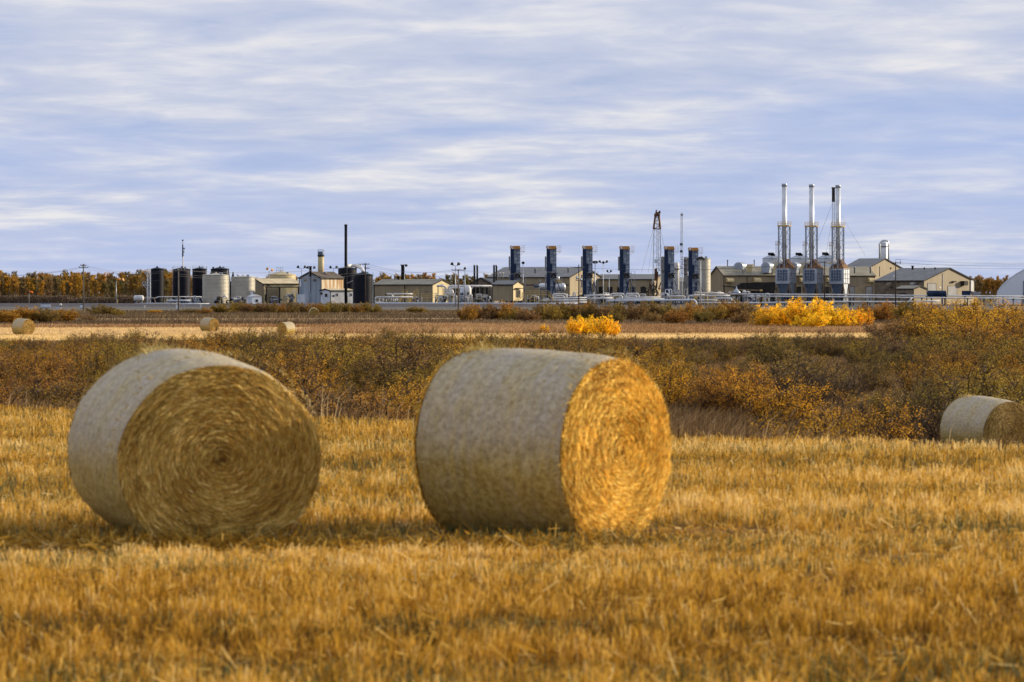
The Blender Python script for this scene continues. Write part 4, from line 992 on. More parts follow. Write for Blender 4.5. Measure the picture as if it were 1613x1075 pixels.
t = thing('loading_bay_wall', 'tan block wall under the flat canopy left of the weathered barn', 'wall', (X(428, 962), 962, GZ)); part(MB().box((X(430, 962), 962, (GZ + Z(454, 962)) / 2), (22 * U(962), 0.3, Z(454, 962) - GZ)), 'wall_panel', 'tan', t)
H = hall('weathered_barn', 'tall weathered barn with blue grey gable, rust streaked side and brown roof', 506, 471, 541.5, 930, 42, 438.5, 429, gable='left', wall='rust', gwall='bgrey', roof='brn')
for a, b in ((479, 482.5), (494, 498)): on_face(H, 'left', a, b, 440, 443.5, 'window', 'glass', 0.05, 'grey')
on_face(H, 'left', 475, 487, 464, 480, 'annex_box', 'blue', 2.0); on_face(H, 'left', 488.2, 489.4, 428, 462, 'downpipe', 'steel', 0.5); on_face(H, 'left', 472.5, 474.5, 440, 452, 'panel', 'blue', 0.1)
roof_pipe(H, 489, 421, 436, 930, 0.4, 'dark', 'roof_stack'); roof_pipe(H, 512, 430, 434, 936, 0.3, 'steel')
H = hall('white_annex', 'low white annex with small gable and windows in front of the weathered barn', 520.5, 504.5, 557, 900, 60, 458.5, 456, gable='left', wall='white', gwall='blue', roof='roofy', over=0.2)
on_face(H, 'left', 512, 516, 463, 468, 'window', 'glass', 0.05, 'white'); on_face(H, 'left', 505.5, 508, 461, 464, 'vent', 'dark', 0.3)
for a in (530, 552): on_face(H, 'right', a, a + 2, 463, 467, 'window', 'glass', 0.05, 'grey')
on_face(H, 'right', 524, 527, 465, 468, 'window', 'glass', 0.05); on_face(H, 'right', 545, 547.5, 466, 477, 'door', 'dark', 0.05)
H = hall('long_low_shed', 'long low tan shed with olive roof and lit gable behind the pipe loops', 681, 588, 712, 960, 33, 448.8, 440.8, wall='tan', gwall='yel', roof='roofb')  # paler siding on the gable paints in the sun falling on it
on_face(H, 'left', 637, 638.2, 449, 478, 'downpipe', 'dark', 0.12); on_face(H, 'left', 589, 590, 449, 478, 'downpipe', 'dark', 0.12)
on_face(H, 'left', 669, 674, 459, 464, 'porthole', 'hatch', 0.1); on_face(H, 'right', 699, 706, 455, 470, 'door', 'hatch', 0.1, 'yel')
roof_pipe(H, 634.3, 418.5, 441, 962, 0.55, 'dark', 'chimney'); roof_pipe(H, 622, 435, 441, 962, 0.35, 'white'); roof_pipe(H, 627.5, 437, 441, 962, 0.4, 'dark')
for (cc, ll, rr, lab) in ((776, 742, 792, 'dark trussed shed behind the left pair of twin black stacks'),):
    H = hall('trussed_shed', lab, cc, ll, rr, 1000, 68 if False else 25, 448, 440, wall='hatch', roof='roof')
H = hall('open_framed_shed', 'small brown gabled process shed below the twin black stacks', 772, 741, 776, 930, 8, 447, 438.5, gable='left', wall='hatch', gwall='hatch', roof='dark', over=0.2)
for a in (744, 751, 758, 765): on_face(H, 'left', a, a + 3.5, 453, 470, 'opening', 'dark', 0.05)
H = hall('control_house', 'small raised tan control house with lit gable door and yellow steps', 807.8, 775.5, 824.5, 880, 30, 448.8, 443.2, wall='tan', gwall='yel', roof='roof', over=0.3, base=Z(474.2, 880))  # sunlight on the gable is put into its colour, lighter than the side
on_face(H, 'right', 812.5, 819.5, 457.5, 469, 'door', 'dark', 0.05, 'yel'); on_face(H, 'right', 811, 820, 454, 455.2, 'door_canopy', 'dark', 1.1)
mb = MB()
for px in (778, 788, 798, 806): mb.box((X(px, 881), 881.5, (GZ + Z(474.3, 880)) / 2), (0.3, 0.3, Z(474.3, 880) - GZ - 0.01))
part(mb, 'pile_footing', 'dark', H['t']).name = 'pile_footings'

# ---- white fabric dome
t = thing('fabric_dome', 'large white arched fabric storage building cut by the right edge', 'storage dome', (X(1640, 880), 880, GZ))
prof = [(1569.5, 480), (1569.5, 466), (1571, 459), (1577, 450), (1586, 441.5), (1599, 432), (1613, 424), (1628, 419), (1645, 416.5), (1662, 419), (1677, 424), (1691, 432), (1704, 441.5), (1713, 450), (1719, 459), (1720.5, 466), (1720.5, 480)]
poly = [Vector((X(a, 880), 880, max(Z(b, 880), GZ))) for a, b in prof]
part(MB().prism(poly, (12, 38, 0)), 'cover', 'dome', t)
mb = MB()
inner = [Vector((X(1645 + (a - 1645) * 0.985, 880), 879.9, max(Z(466 + (b - 466) * 0.985 if b < 466 else b, 880), GZ))) for a, b in prof]
for i in range(len(inner) - 1): mb.bar(inner[i], inner[i + 1], 0.10)
part(mb, 'end_seam', 'blue', t)
part(MB().box((X(1613.5, 879.7), 879.8, (GZ + Z(443, 880)) / 2), (2.6 * U(880), 0.2, Z(443, 880) - GZ)), 'door_post', 'panel', t)

# ---- tanks
for i, (a, b, e, c_, Y, lab) in enumerate(((237, 258, 424.5, 421.3, 930, 'black storage tank with white stair tower, leftmost of the black tanks'), (272.5, 300, 425, 421.5, 935, 'second black storage tank from the left, behind the tall thin mast'),
    (303, 326, 424.5, 421.5, 945, 'third black storage tank from the left with railing on top'), (332, 361, 424.5, 421, 985, 'black storage tank showing above the ribbed tan tank'))):
    tank(lab, a, b, e, c_, Y, 'black', rings=False, rail=(i in (1, 2)), ladder=(None, -75, 62, 55)[i], hatch=i > 0)
tank('large ribbed tan tank with pleated cone roof beside the black tanks', 319, 361, 434, 430.6, 880, 'tank', ladder=80)
tank('ribbed tan tank half behind the dark gabled shed, right of the larger one', 364, 402, 437, 434.6, 930, 'tank')
tank('squat cream round tank rising behind the long cream roof', 421.5, 466, 433.3, 427.8, 1060, 'yel', rings=False, rail=False, roofm='roofy')
t = thing('roof_rail_frame', 'thin metal railing on top of the squat cream tank', 'railing', W(441, 429, 1062)); mb = MB()
for px in (436, 439.5, 442, 445.5): mb.bar(W(px, 430, 1062), W(px, 421.5, 1062), 0.12)
mb.bar(W(436, 421.5, 1062), W(439.5, 421.5, 1062), 0.12); mb.bar(W(442, 421.5, 1062), W(445.5, 421.5, 1062), 0.12); mb.bar(W(433, 427, 1062), W(448, 427, 1062), 0.1); part(mb, 'rails', 'grey', t)
tank('black tank with white pipes on its roof behind the tall black stack', 532.5, 562, 423.5, 420.5, 990, 'black', rings=False, ladder=70)
tank('black tank in front with conical roof beside the double armed power pole', 556, 587.5, 433.5, 429, 870, 'black', rings=False, ladder=70)
tank('tall ribbed grey tank right of the last blue tower', 1091, 1119.5, 408.5, 405, 985, 'tank', rings=True, ladder=-30, roofm='tank')
for px0, px1, cn, lab in ((1201, 1232, 401, 'white cone roofed bin behind the first tall stack'), (1244, 1276, 401, 'white cone roofed bin between the first and second tall stacks'), (1286, 1318, 400.5, 'white cone roofed bin left of the third tall stack')):
    c = tank(lab, px0, px1, 407.5, cn, 1085, 'blue', name='grain_bin', rings=True, roofm='steel', hatch=False)
    part(MB().box(Vector((X((px0 + px1) / 2 - 1, 1080), 1083, Z(cn - .5, 1085))), (2.2, 1.0, 1.0)).box(Vector((X((px0 + px1) / 2 + 2, 1080), 1083, Z(cn + 1, 1085))), (1.6, 1.0, .8)), 'vent_cap', 'dark', c)
# columns of the process area
def column(name, label, px0, px1, top, Y, m, base=GZ, deck=(), cap='dome'):
    r = (px1 - px0) / 2 * U(Y); c = Vector((X((px0 + px1) / 2, Y), Y, base)); h = Z(top, Y) - base; t = thing(name, label, 'process column', c)
    part(MB().lathe(c, [(r, 0), (r, h - r * 0.6), (r * 0.8, h - r * 0.25), (r * 0.4, h - 0.05), (0.01, h)], 20), 'shell', m, t)
    for dk in deck:
        z = Z(dk, Y); mb = MB(); mb.lathe((c.x, c.y, z), [(r + 0.9, 0), (r + 0.9, 0.15)], 14, smooth=False)
        for i in range(10):
            a = 6.283 * i / 10; q = Vector((c.x + math.cos(a) * (r + .85), c.y + math.sin(a) * (r + .85), z)); mb.bar(q, q + Vector((0, 0, 1.1)), 0.07)
            a2 = 6.283 * (i + 1) / 10; q2 = Vector((c.x + math.cos(a2) * (r + .85), c.y + math.sin(a2) * (r + .85), z)); mb.bar(q + Vector((0, 0, 1.1)), q2 + Vector((0, 0, 1.1)), 0.07)
        part(mb, 'platform', 'hatch', t)
    return t
column('process_column', 'grey column crowded with platforms just left of the fifth blue tower', 1041, 1047.5, 404, 1010, 'grey', deck=(411, 419, 427))
column('process_column', 'white column standing between the last two blue towers', 1060.5, 1070, 413, 1015, 'white', deck=(424,))
column('process_column', 'grey column with stacked platforms just left of the last blue tower', 1077, 1083.5, 405, 1012, 'grey', deck=(410, 417, 424, 432))
t = column('silver_column', 'tall silver column pair behind the high gabled hall', 1387, 1398, 380, 1190, 'silver', deck=(388.5,))
part(MB().tube(bent([W(1386, 425, 1186), W(1386, 383, 1186), W(1390, 379, 1186), W(1398.5, 379.5, 1186), W(1399.5, 386, 1186), W(1399.5, 420, 1186)], 1.0), 0.35, 8), 'overhead_pipe', 'silver', t)
part(MB().tube([W(1385, 425, 1186), W(1385, 386, 1186)], 0.2, 6), 'ladder', 'hatch', t)

# ---- blue heater towers
def blue_tower(px, top, Y, label):
    s = U(Y); B = 17.0; s_ = 1.0
    x0 = X(px, Y); c = Vector((x0 + 1.7, Y, GZ)); h = Z(top, Y) - GZ; Q = lambda a, b, z: Vector((x0 + a, Y + b, GZ + z))
    t = thing('heater_tower', label, 'heater tower', c, 'blue heater towers in a row')
    wN = 1.15; wB = 2.1
    part(MB().box(Q(wN / 2, 1.2, (h - 1) / 2), (wN, 2.4, h - 1)), 'navy_duct', 'navy', t)
    bd = MB(); z0 = 1.5
    bd.box(Q(wN + wB / 2, 1.35, h * 0.775 - 0.5), (wB, 2.2, h * 0.45)); part(bd, 'upper_casing', 'bluesteel', t)
    bd = MB(); bd.box(Q(wN + wB / 2 - 0.1, 1.4, h * 0.27 + .2), (wB - 0.3, 1.9, h * 0.50)); part(bd, 'lower_casing', 'bluesteel', t)
    bd = MB()
    for k in range(7): z = h * (0.58 + 0.055 * k); bd.box(Q(wN + wB / 2, 0.22, z), (wB - .1, 0.08, 0.10))
    for k in range(3): bd.box(Q(wN + 0.35 + k * 0.7, 0.2, h * 0.77 - .5), (0.07, 0.06, h * 0.43))
    part(bd, 'casing_ribs', 'panel', t)
    part(MB().box(Q(wN + .35, 0.12, h * 0.62), (0.75, 0.3, h * 0.14)), 'dark_duct', 'navy', t)
    ft = MB()
    for k in range(4): ft.box(Q(wN + .4 + .5 * k, 0.3, h * (0.49 + 0.012 * (k % 3))), (0.4, 0.5, 0.9))
    ft.bar(Q(wN - .1, 0, h * 0.46), Q(wN + wB + .3, 0, h * 0.46), 0.22); ft.bar(Q(wN - .1, 0, h * 0.53), Q(wN + wB + .4, 0, h * 0.53), 0.2); ft.bar(Q(wN + .5, 0, h * 0.42), Q(wN + wB + .2, -.2, h * 0.53), 0.15)
    part(ft, 'burner_manifold', 'dark', t)
    cp = MB(); cp.prism([Q(0.9, -0.1, h - 1.05), Q(wN + wB + .15, -0.1, h - 1.05), Q(wN + wB - .15, -0.1, h), Q(0.9, -0.1, h)], (0, 2.7, 0)); part(cp, 'cap', 'amber', t)
    cp = MB(); cp.lathe(Q(0.35, -0.3, h - 0.45), [(0.55, 0), (0.55, 2.9)], 16, axis=(0, 1, 0)); part(cp, 'cap_drum', 'amber', t)
    part(MB().lathe(Q(0.42, -0.36, h - 0.4), [(0.36, 0), (0.36, 0.06)], 14, axis=(0, 1, 0)), 'round_plate', 'white', t)
    pf = MB()
    for zz in (h - 1.9, ): pf.box(Q(wN + wB + .55, 1.0, zz), (1.9, 1.8, 0.12))
    for ax_ in (0.45, 1.0, 1.5): pf.bar(Q(wN + wB + ax_ - .0, 0.15, h - 1.9), Q(wN + wB + ax_, 0.15, h + 0.1), 0.07)
    for zz in (h + .1, h - .6, h - 1.3): pf.bar(Q(wN + wB + .3, 0.15, zz), Q(wN + wB + 1.5, 0.15, zz), 0.06)
    pf.bar(Q(wN + wB + .05, 0.15, h - 3.0), Q(wN + wB + 1.4, .15, h - 1.95), 0.08); part(pf, 'platform', 'yrail', t)
    cg = MB(); hc = h * 0.57
    for (a, b) in ((0.55, .1), (1.75, .1), (.55, 1.1), (1.75, 1.1)): cg.bar(Q(wN + wB + a, b, 0.3), Q(wN + wB + a, b, hc), 0.085)
    for k in range(13): z = 0.6 + (hc - .6) * k / 12; cg.bar(Q(wN + wB + .55, .1, z), Q(wN + wB + 1.75, .1, z), 0.06)
    part(cg, 'caged_ladder', 'steel', t)
    br = MB(); zt = h * 0.41
    for (a, b) in (((wN + wB, 0), (wN + wB + 3.3, -.6)), ((wN + .9, 0), (wN + wB + .9, -.6)), ((wN + wB - .4, -.1), (wN - .3, -.6))): br.bar(Q(*a, zt), Q(*b, 0), 0.22)
    part(br, 'brace', 'navy', t).name = 'braces'
    sp_ = MB()
    sp_.box(Q(-0.32, 1.0, h * 0.70), (0.5, 0.9, h * 0.24)); sp_.box(Q(-0.32, 1.0, h * 0.40), (0.4, 0.9, h * 0.22)); part(sp_, 'side_panel', 'grey', t)
    fm = MB(); fm.box(Q(wN + 1.0, .9, 0.7), (4.2, 3.0, 1.3)); part(fm, 'base', 'navy', t)
    note_kids(t); return t
tw = None
for (px, top, Y, lab) in ((804, 387.5, 935, 'blue heater tower with orange cap directly behind the control house'), (861, 387.5, 935, 'second blue heater tower from the left between two silver vessels'), (918, 387.5, 937, 'third blue heater tower from the left, right of the dark pole with transformer'),
        (976.5, 388, 940, 'fourth blue heater tower, last one left of the drilling mast'), (1046.8, 388.3, 945, 'fifth blue heater tower, just right of the drilling mast'), (1085, 390.3, 955, 'last blue heater tower, overlapping the ribbed grey tank')):
    if tw is None: tw = blue_tower(px, top, Y, lab)
    else: relabel(copy_tree(tw, loc=(X(px, Y) + 1.7, Y, GZ)), lab).scale = (1, 1, (Z(top, Y) - GZ) / (Z(387.5, 935) - GZ))

# ---- three tall exhaust stacks
def exhaust_stack(px, top, Y, label):
    xc = X(px, Y); Q = lambda a, b, z: Vector((xc + a, Y + b, z)); s = U(Y)
    t = thing('exhaust_stack', label, 'exhaust stack', (xc, Y, GZ), 'three tall exhaust stacks')
    zt = Z(top, Y); zp = Z(355.5, Y); zh = Z(408, Y); zb = Z(423, Y); zf = Z(447, Y)
    part(MB().lathe(Q(0, 0, zh - 1), [(0.82, 0), (0.82, zt - zh + 1)] , 20), 'chimney_pipe', 'silver', t)
    part(MB().lathe(Q(0, 0, zt - .9), [(0.86, 0), (0.9, .9), (0.86, 0.95)], 20), 'rim', 'steel', t)
    pl = MB(); pl.lathe(Q(0, 0, zp - 0.35), [(2.35, 0), (2.35, 0.45)], 20, smooth=False); part(pl, 'platform', 'yrail', t)
    rl = MB()
    for i in range(12):
        a = 6.2832 * i / 12; a2 = 6.2832 * (i + 1) / 12; q = Q(2.3 * math.cos(a), 2.3 * math.sin(a), zp); q2 = Q(2.3 * math.cos(a2), 2.3 * math.sin(a2), zp)
        rl.bar(q, q + Vector((0, 0, 1.25)), 0.07)
        for z in (.65, 1.25): rl.bar(q + Vector((0, 0, z)), q2 + Vector((0, 0, z)), 0.07)
    part(rl, 'guard_rail', 'yrail', t)
    legs = [(-1.85, -1.2), (1.85, -1.2), (-.25, -2.1), (-1.85, 1.6), (1.85, 1.6)]
    for a, b in legs: part(MB().bar(Q(a, b, zb - .5), Q(a * 1.0, b, zp), 0.26), 'leg', 'steel', t)
    br = MB(); nz = 3
    for k in range(nz):
        z0 = zb + (zp - zb) * k / nz; z1 = zb + (zp - zb) * (k + 1) / nz
        for (a, b), (c, d_) in ((legs[0], legs[2]), (legs[2], legs[1]), (legs[0], legs[3]), (legs[1], legs[4]), (legs[3], legs[4])):
            br.bar(Q(a, b, z0), Q(c, d_, z1), 0.10); br.bar(Q(c, d_, z0), Q(a, b, z1), 0.10); br.bar(Q(a, b, z1), Q(c, d_, z1), 0.13)
    part(br, 'lattice', 'steel', t)
    # side ladder and small platforms
    sd_ = MB(); sd_.box(Q(-2.3, -.8, Z(386, Y)), (1.6, 1.2, .2))
    for px_ in (-3.0, -2.3, -1.7): sd_.bar(Q(px_, -1.3, Z(386, Y)), Q(px_, -1.3, Z(380.5, Y)), .07)
    sd_.bar(Q(-3.0, -1.3, Z(380.5, Y)), Q(-1.7, -1.3, Z(380.5, Y)), .07); part(sd_, 'side_platform', 'yrail', t); sd_ = MB(); sd_.box(Q(-2.4, -.8, Z(414.5, Y)), (3.2, 1.4, .25))
    for px_ in (-4.0, -3.2, -2.4): sd_.bar(Q(px_, -1.4, Z(414.5, Y)), Q(px_, -1.4, Z(409, Y)), .07)
    sd_.bar(Q(-4.0, -1.4, Z(409, Y)), Q(-2.4, -1.4, Z(409, Y)), .07); part(sd_, 'side_platform', 'yrail', t)
    part(MB().bar(Q(-2.9, -.9, zb), Q(-2.9, -.9, Z(380, Y)), .12).bar(Q(-2.5, -.9, zb), Q(-2.5, -.9, Z(380, Y)), .12), 'ladder', 'steel', t)
    part(MB().lathe(Q(-1.3, -1.5, Z(413, Y)), [(0.05, -.8), (.6, -.6), (.75, 0), (.6, .6), (.05, .8)], 14), 'drum', 'white', t)
    # rusted transition hood
    th = R(35); ca, sa = math.cos(th), math.sin(th)
    def rect(hw, hd, z): return [Q(x_ * ca + y_ * sa + .5, -x_ * sa * 0 + 0 + (-x_ * sa + y_ * ca), z) for x_, y_ in ((-hw, -hd), (hw, -hd), (hw, hd), (-hw, hd))]
    def fr(z0, a0, b0, z1, a1, b1):
        lo = rect(a0, b0, z0); hi = rect(a1, b1, z1); m_ = MB(); m_.add(lo + hi, [(0, 3, 2, 1), (4, 5, 6, 7), (0, 1, 5, 4), (1, 2, 6, 5), (2, 3, 7, 6), (3, 0, 4, 7)]); return m_
    part(fr(zb, 2.7, 2.3, zh, 0.75, .75), 'transition_hood', 'hop', t)
    part(fr(zf, 2.7, 2.3, zb - .02, 2.7, 2.3), 'boiler_box', 'steel', t)
    # panels on the two visible faces of the box
    nf = Vector((-sa, -ca, 0)); ff = Vector((ca, -sa, 0)); nr = ff; cc = Q(.5, 0, 0)
    def quad(mb, n_, e_, off, u0, u1, z0, z1, dpt): p_ = [cc + n_ * off + e_ * u0, cc + n_ * off + e_ * u1]; mb.prism([Vector((p_[0].x, p_[0].y, z0)), Vector((p_[1].x, p_[1].y, z0)), Vector((p_[1].x, p_[1].y, z1)), Vector((p_[0].x, p_[0].y, z1))], n_ * dpt)
    e1 = ff
    pn = MB(); quad(pn, nf, e1, 2.3, -1.9, 1.9, zf + .9, zb - .5, .06); part(pn, 'grille', 'panel', t)
    pr = MB()
    for k in range(5): u_ = -1.9 + 3.8 * k / 4; quad(pr, nf, e1, 2.37, u_ - .06, u_ + .06, zf + .9, zb - .5, .05)
    for k in range(5): z_ = zf + .9 + (zb - zf - 1.4) * k / 4; quad(pr, nf, e1, 2.43, -1.9, 1.9, z_ - .05, z_ + .05, .05)
    part(pr, 'grille_bars', 'bluesteel', t)
    e2 = Vector((sa, ca, 0)); pr = MB()
    for k in range(4): u_ = -2.1 + 4.2 * k / 3; quad(pr, nr, e2, 2.7, u_ - .07, u_ + .07, zf + .1, zb - .1, .06)
    for k in range(4): z_ = zf + .2 + (zb - zf - .4) * k / 3; quad(pr, nr, e2, 2.77, -2.1, 2.1, z_ - .06, z_ + .06, .05)
    part(pr, 'side_ribs', 'hatch', t)
    # hopper bottom and braced legs
    part(fr(GZ + 1.2, 1.0, 1.0, zf - .05, 2.3, 1.9), 'hopper', 'panel', t)
    lo = MB(); R4 = rect(2.6, 2.2, zf); R0 = rect(2.6, 2.2, GZ)
    for k in range(4):
        lo.bar(R0[k], R4[k], .35)
        k2 = (k + 1) % 4; mid = (R0[k] + R0[k2]) / 2; lo.bar(R4[k], mid, .22); lo.bar(R4[k2], mid, .22); lo.bar(R0[k] * .5 + R4[k] * .5, R0[k2] * .5 + R4[k2] * .5, .2)
    part(lo, 'support_frame', 'hatch', t)
    pn = MB(); quad(pn, nr, e2, 2.3, -2.0, 2.0, GZ + 1, zf - .1, .08); part(pn, 'side_panel', 'steel', t)
    note_kids(t); return t
e0 = exhaust_stack(1235.5, 290, 950, 'tall silver exhaust stack, leftmost of three, with rust stained pipe behind its lattice')
for px, top, lab in ((1278.3, 291, 'middle one of the three tall silver exhaust stacks'), (1320, 292, 'rightmost of the three tall silver exhaust stacks, with a black mast close behind it')):
    relabel(copy_tree(e0, loc=(X(px, 950), 950, GZ)), lab).scale = (1, 1, (Z(top, 950) - GZ) / (Z(290, 950) - GZ))

# ---- other stacks and masts
def stack(name, label, px, top, bot, Y, r, m, rim='dark', group=None, band=None):
    c = Vector((X(px, Y), Y, Z(bot, Y) if bot else GZ)); h = Z(top, Y) - c.z; t = thing(name, label, 'chimney', c, group)
    part(MB().lathe(c, [(r, 0), (r, h * .5), (r * .97, h)], 16), 'flue', m, t)
    part(MB().lathe(c + Vector((0, 0, h)), [(r * 1.12, -.5), (r * 1.12, 0), (r * .8, .02)], 16), 'rim', rim, t)
    return t
t = stack('chimney', 'very tall slim black chimney in front of the white annex', 544.8, 354, None, 893, .46, 'black')
part(MB().bar(W(543.5, 354, 893), W(543.5, 352.8, 893), .1).bar(W(546, 354, 893), W(546, 352.8, 893), .1), 'tip', 'dark', t)
gw = MB()
for (a, b) in ((575, 428), (574, 432)): gw.tube([W(545.5, 447, 893), W(560, 441, 885), W(a, b, 873)], .12, 6)
part(gw, 'feed_pipe', 'white', t).name = 'feed_pipes'
t = thing('roof_pipework', 'thick white bent pipe crossing from the tall black chimney over the black tank roofs', 'pipe', W(560, 420, 940))
part(MB().tube(bent([W(547, 419.5, 900), W(551, 418.5, 930), W(562, 418.5, 930), W(570, 423, 900), W(573, 431, 890)], 1.0), .55, 10), 'pipe', 'white', t)
part(MB().tube(bent([W(560, 424, 935), W(563, 417.5, 935), W(568, 417.5, 930), W(569, 424, 930)], 1.0), .4, 10), 'branch_pipe', 'steel', t)
t = stack('chimney', 'stout rust streaked cream chimney with black collar on the weathered barn', 505.5, 402, 434, 938, 1.0, 'yel')
part(MB().lathe((X(505.5, 938), 938, Z(402, 938)), [(1.04, -.1), (1.06, 0), (1.06, 1.1), (1.04, 1.15)], 20), 'collar', 'panel', t)
cr = MB()
for i in range(14):
    a = 6.2832 * i / 14; a2 = a + 6.2832 / 14; q = Vector((X(505.5, 938) + 1.02 * math.cos(a), 938 + 1.02 * math.sin(a), Z(397, 938))); q2 = Vector((X(505.5, 938) + 1.02 * math.cos(a2), 938 + 1.02 * math.sin(a2), Z(397, 938)))
    cr.bar(q, q + Vector((0, 0, .8)), .06); cr.bar(q + Vector((0, 0, .8)), q2 + Vector((0, 0, .8)), .08)
part(cr, 'crown_ring', 'steel', t)
for (px, bt, gl) in ((747.3, 448, 'left flue of the pair of black stacks nearest the pole with arms'), (751.8, 448, 'right flue of the pair of black stacks nearest the pole with arms'), (778.2, 445, 'left flue of the pair of black stacks behind the control house'), (782, 445, 'right flue of the pair of black stacks behind the control house')):
    stack('flue_stack', gl, px, 417.5, 462, 925, .32, 'dark', 'steel', 'twin black flue stacks')
# slim mast with dark middle
t = thing('antenna_mast', 'tall thin white mast with dark upper half above the second black tank', 'mast', (X(288, 955), 955, GZ))
part(MB().tube([(X(288.3, 955), 955, GZ), W(288.3, 404, 955)], .33, 8, r2=.22), 'lower_pole', 'white', t)
part(MB().tube([W(288, 405, 955), W(287.8, 386, 955)], .26, 8, r2=.2), 'dark_section', 'dark', t)
part(MB().tube([W(287.8, 386, 955), W(287.8, 379.5, 955)], .12, 6), 'tip_rod', 'grey', t)
part(MB().box(W(287.8, 378.8, 955), (.5, .4, .4)), 'lamp', 'dark', t)
part(MB().box(W(290, 392, 955), (.6, .3, .6)), 'aerial', 'steel', t); part(MB().box(W(289.8, 397, 955), (.4, .3, .5)), 'aerial', 'steel', t)
def lattice(mb, base, top, w0, w1, n, bw, n4=4):
    base = Vector(base); top = Vector(top); pr = None
    for k in range(n + 1):
        f = k / n; c = base.lerp(top, f); w = w0 + (w1 - w0) * f
        cur = [c + Vector((math.cos(a) * w, math.sin(a) * w, 0)) for a in [math.pi / 4 + 2 * math.pi * i / n4 for i in range(n4)]]
        for i in range(n4): mb.bar(cur[i], cur[(i + 1) % n4], bw * .7)
        if pr:
            for i in range(n4):
                mb.bar(pr[i], cur[i], bw); mb.bar(pr[i], cur[(i + 1) % n4], bw * .6)
        pr = cur
t = thing('lattice_mast', 'slender pale blue lattice antenna mast right of the drilling mast', 'mast', (X(1074, 1030), 1030, GZ))
mb = MB(); lattice(mb, (X(1074, 1030), 1030, GZ), W(1074, 338, 1030), .55, .38, 34, .11, 3); part(mb, 'lattice', 'blue', t)
part(MB().tube([W(1074, 338, 1030), W(1074, 334, 1030)], .06, 5).box(W(1074, 338.5, 1030), (.9, .5, .8)), 'antenna', 'grey', t)
for yy in (385, 396): part(MB().lathe(W(1073.5, yy, 1029), [(.1, -.5), (.6, -.4), (.6, .4), (.1, .5)], 12), 'dish', 'panel', t)
t = thing('drilling_mast', 'white drilling rig mast with dark brown crown block and orange braced base', 'drilling rig', (X(1035, 970), 970, GZ))
mb = MB(); Ym = 970
P0 = [(1028.3, 1042.5), (1030.2, 1040.0), (1032.2, 1038.5)]
def bay(mb, yA, lA, rA, yB, lB, rB, n, bw, d0=1.3, d1=1.0):
    for dy, dd in ((-1, d0), (1, d0)):
        pl = pr_ = None
        for k in range(n + 1):
            f = k / n; y_ = yA + (yB - yA) * f; a = W(lA + (lB - lA) * f, y_, Ym) + Vector((0, dy * (d0 + (d1 - d0) * f), 0)); b = W(rA + (rB - rA) * f, y_, Ym) + Vector((0, dy * (d0 + (d1 - d0) * f), 0))
            if pl is not None:
                mb.bar(pl, a, bw); mb.bar(pr_, b, bw)
                if k % 2 and dy > 0: mb.bar(pl, b, bw * .5)
                elif dy > 0: mb.bar(pr_, a, bw * .5)
            pl, pr_ = a, b
    for k in range(n + 1):
        f = k / n; y_ = yA + (yB - yA) * f
        for px_ in (lA + (lB - lA) * f, rA + (rB - rA) * f):
            w = W(px_, y_, Ym); mb.bar(w - Vector((0, 1, 0)), w + Vector((0, 1, 0)), bw * .6)
bay(mb, 455, 1028.0, 1041.5, 362, 1030.3, 1039.8, 16, .17); part(mb, 'mast_lattice', 'white', t)
mb = MB(); bay(mb, 361, 1029.5, 1040.2, 340, 1032.3, 1038.0, 4, .42); mb.box(W(1035, 339, Ym), (1.9, 2.4, .9)); mb.box(W(1035, 336, Ym), (1.2, 1.4, .7)); mb.box(W(1039, 334.5, Ym), (.6, .6, .9)); mb.box(W(1033.8, 333, Ym), (.4, .5, 1.0))
mb.bar(W(1029, 361, Ym - 1), W(1041, 361, Ym - 1), .35); part(mb, 'crown_block', 'rig', t)
mb = MB()
for px_ in (1034, 1036.2, 1037.6): mb.tube([W(px_, 340, Ym), W(px_, 425, Ym)], .07, 5)
part(mb, 'hoist_cable', 'grey', t).name = 'hoist_cables'
part(MB().box(W(1033.5, 412, Ym - 1.4), (1.2, .3, 1.3)), 'blue_board', 'blue', t)
mb = MB(); mb.box(W(1033, 433, Ym - .6), (.9, .8, 4.2)); mb.bar(W(1036, 428, Ym - 1), W(1034, 455, Ym - 1), .5)
mb.bar(W(1031, 446, Ym - 1.5), W(1018, 462, Ym - 1.5), .35); mb.bar(W(1029, 447, Ym - 1.5), W(1037, 462, Ym - 1.5), .35); mb.bar(W(1020, 444, Ym - 1.5), W(1027, 441, Ym - 1.5), .25)
part(mb, 'base_braces', 'rig', t)
mb = MB()
for k in range(26):
    a = W(random.uniform(1018, 1040), random.uniform(450, 470), Ym + random.uniform(-2, 2)); b = a + Vector((random.uniform(-2, 2), random.uniform(-1, 1), random.uniform(-2.5, 2.5))); b.z = max(b.z, GZ); a.z = max(a.z, GZ); mb.bar(a, b, random.uniform(.12, .35))
mb.box((X(1030, Ym), Ym, GZ + 1.3), (4.2, 3, 2.4)); part(mb, 'substructure', 'dark', t)
mb = MB()
for (a, b, c_, d_) in ((1030, 357, 1010, 430), (1030.5, 361, 1021, 430), (1040, 361, 1047, 392), (1039, 372, 1043, 400)): mb.tube([W(a, b, Ym), W(c_, d_, Ym - 6)], .045, 4)
part(mb, 'guy_wire', 'grey', t).name = 'guy_wires'
t = thing('black_mast', 'blackened lattice mast standing just behind the rightmost tall stack', 'mast', (X(1312.8, 975), 975, GZ))
mb = MB(); lattice(mb, (X(1312.8, 975), 975, GZ), W(1312.8, 318, 975), .55, .5, 24, .13); part(mb, 'lattice', 'blue', t)
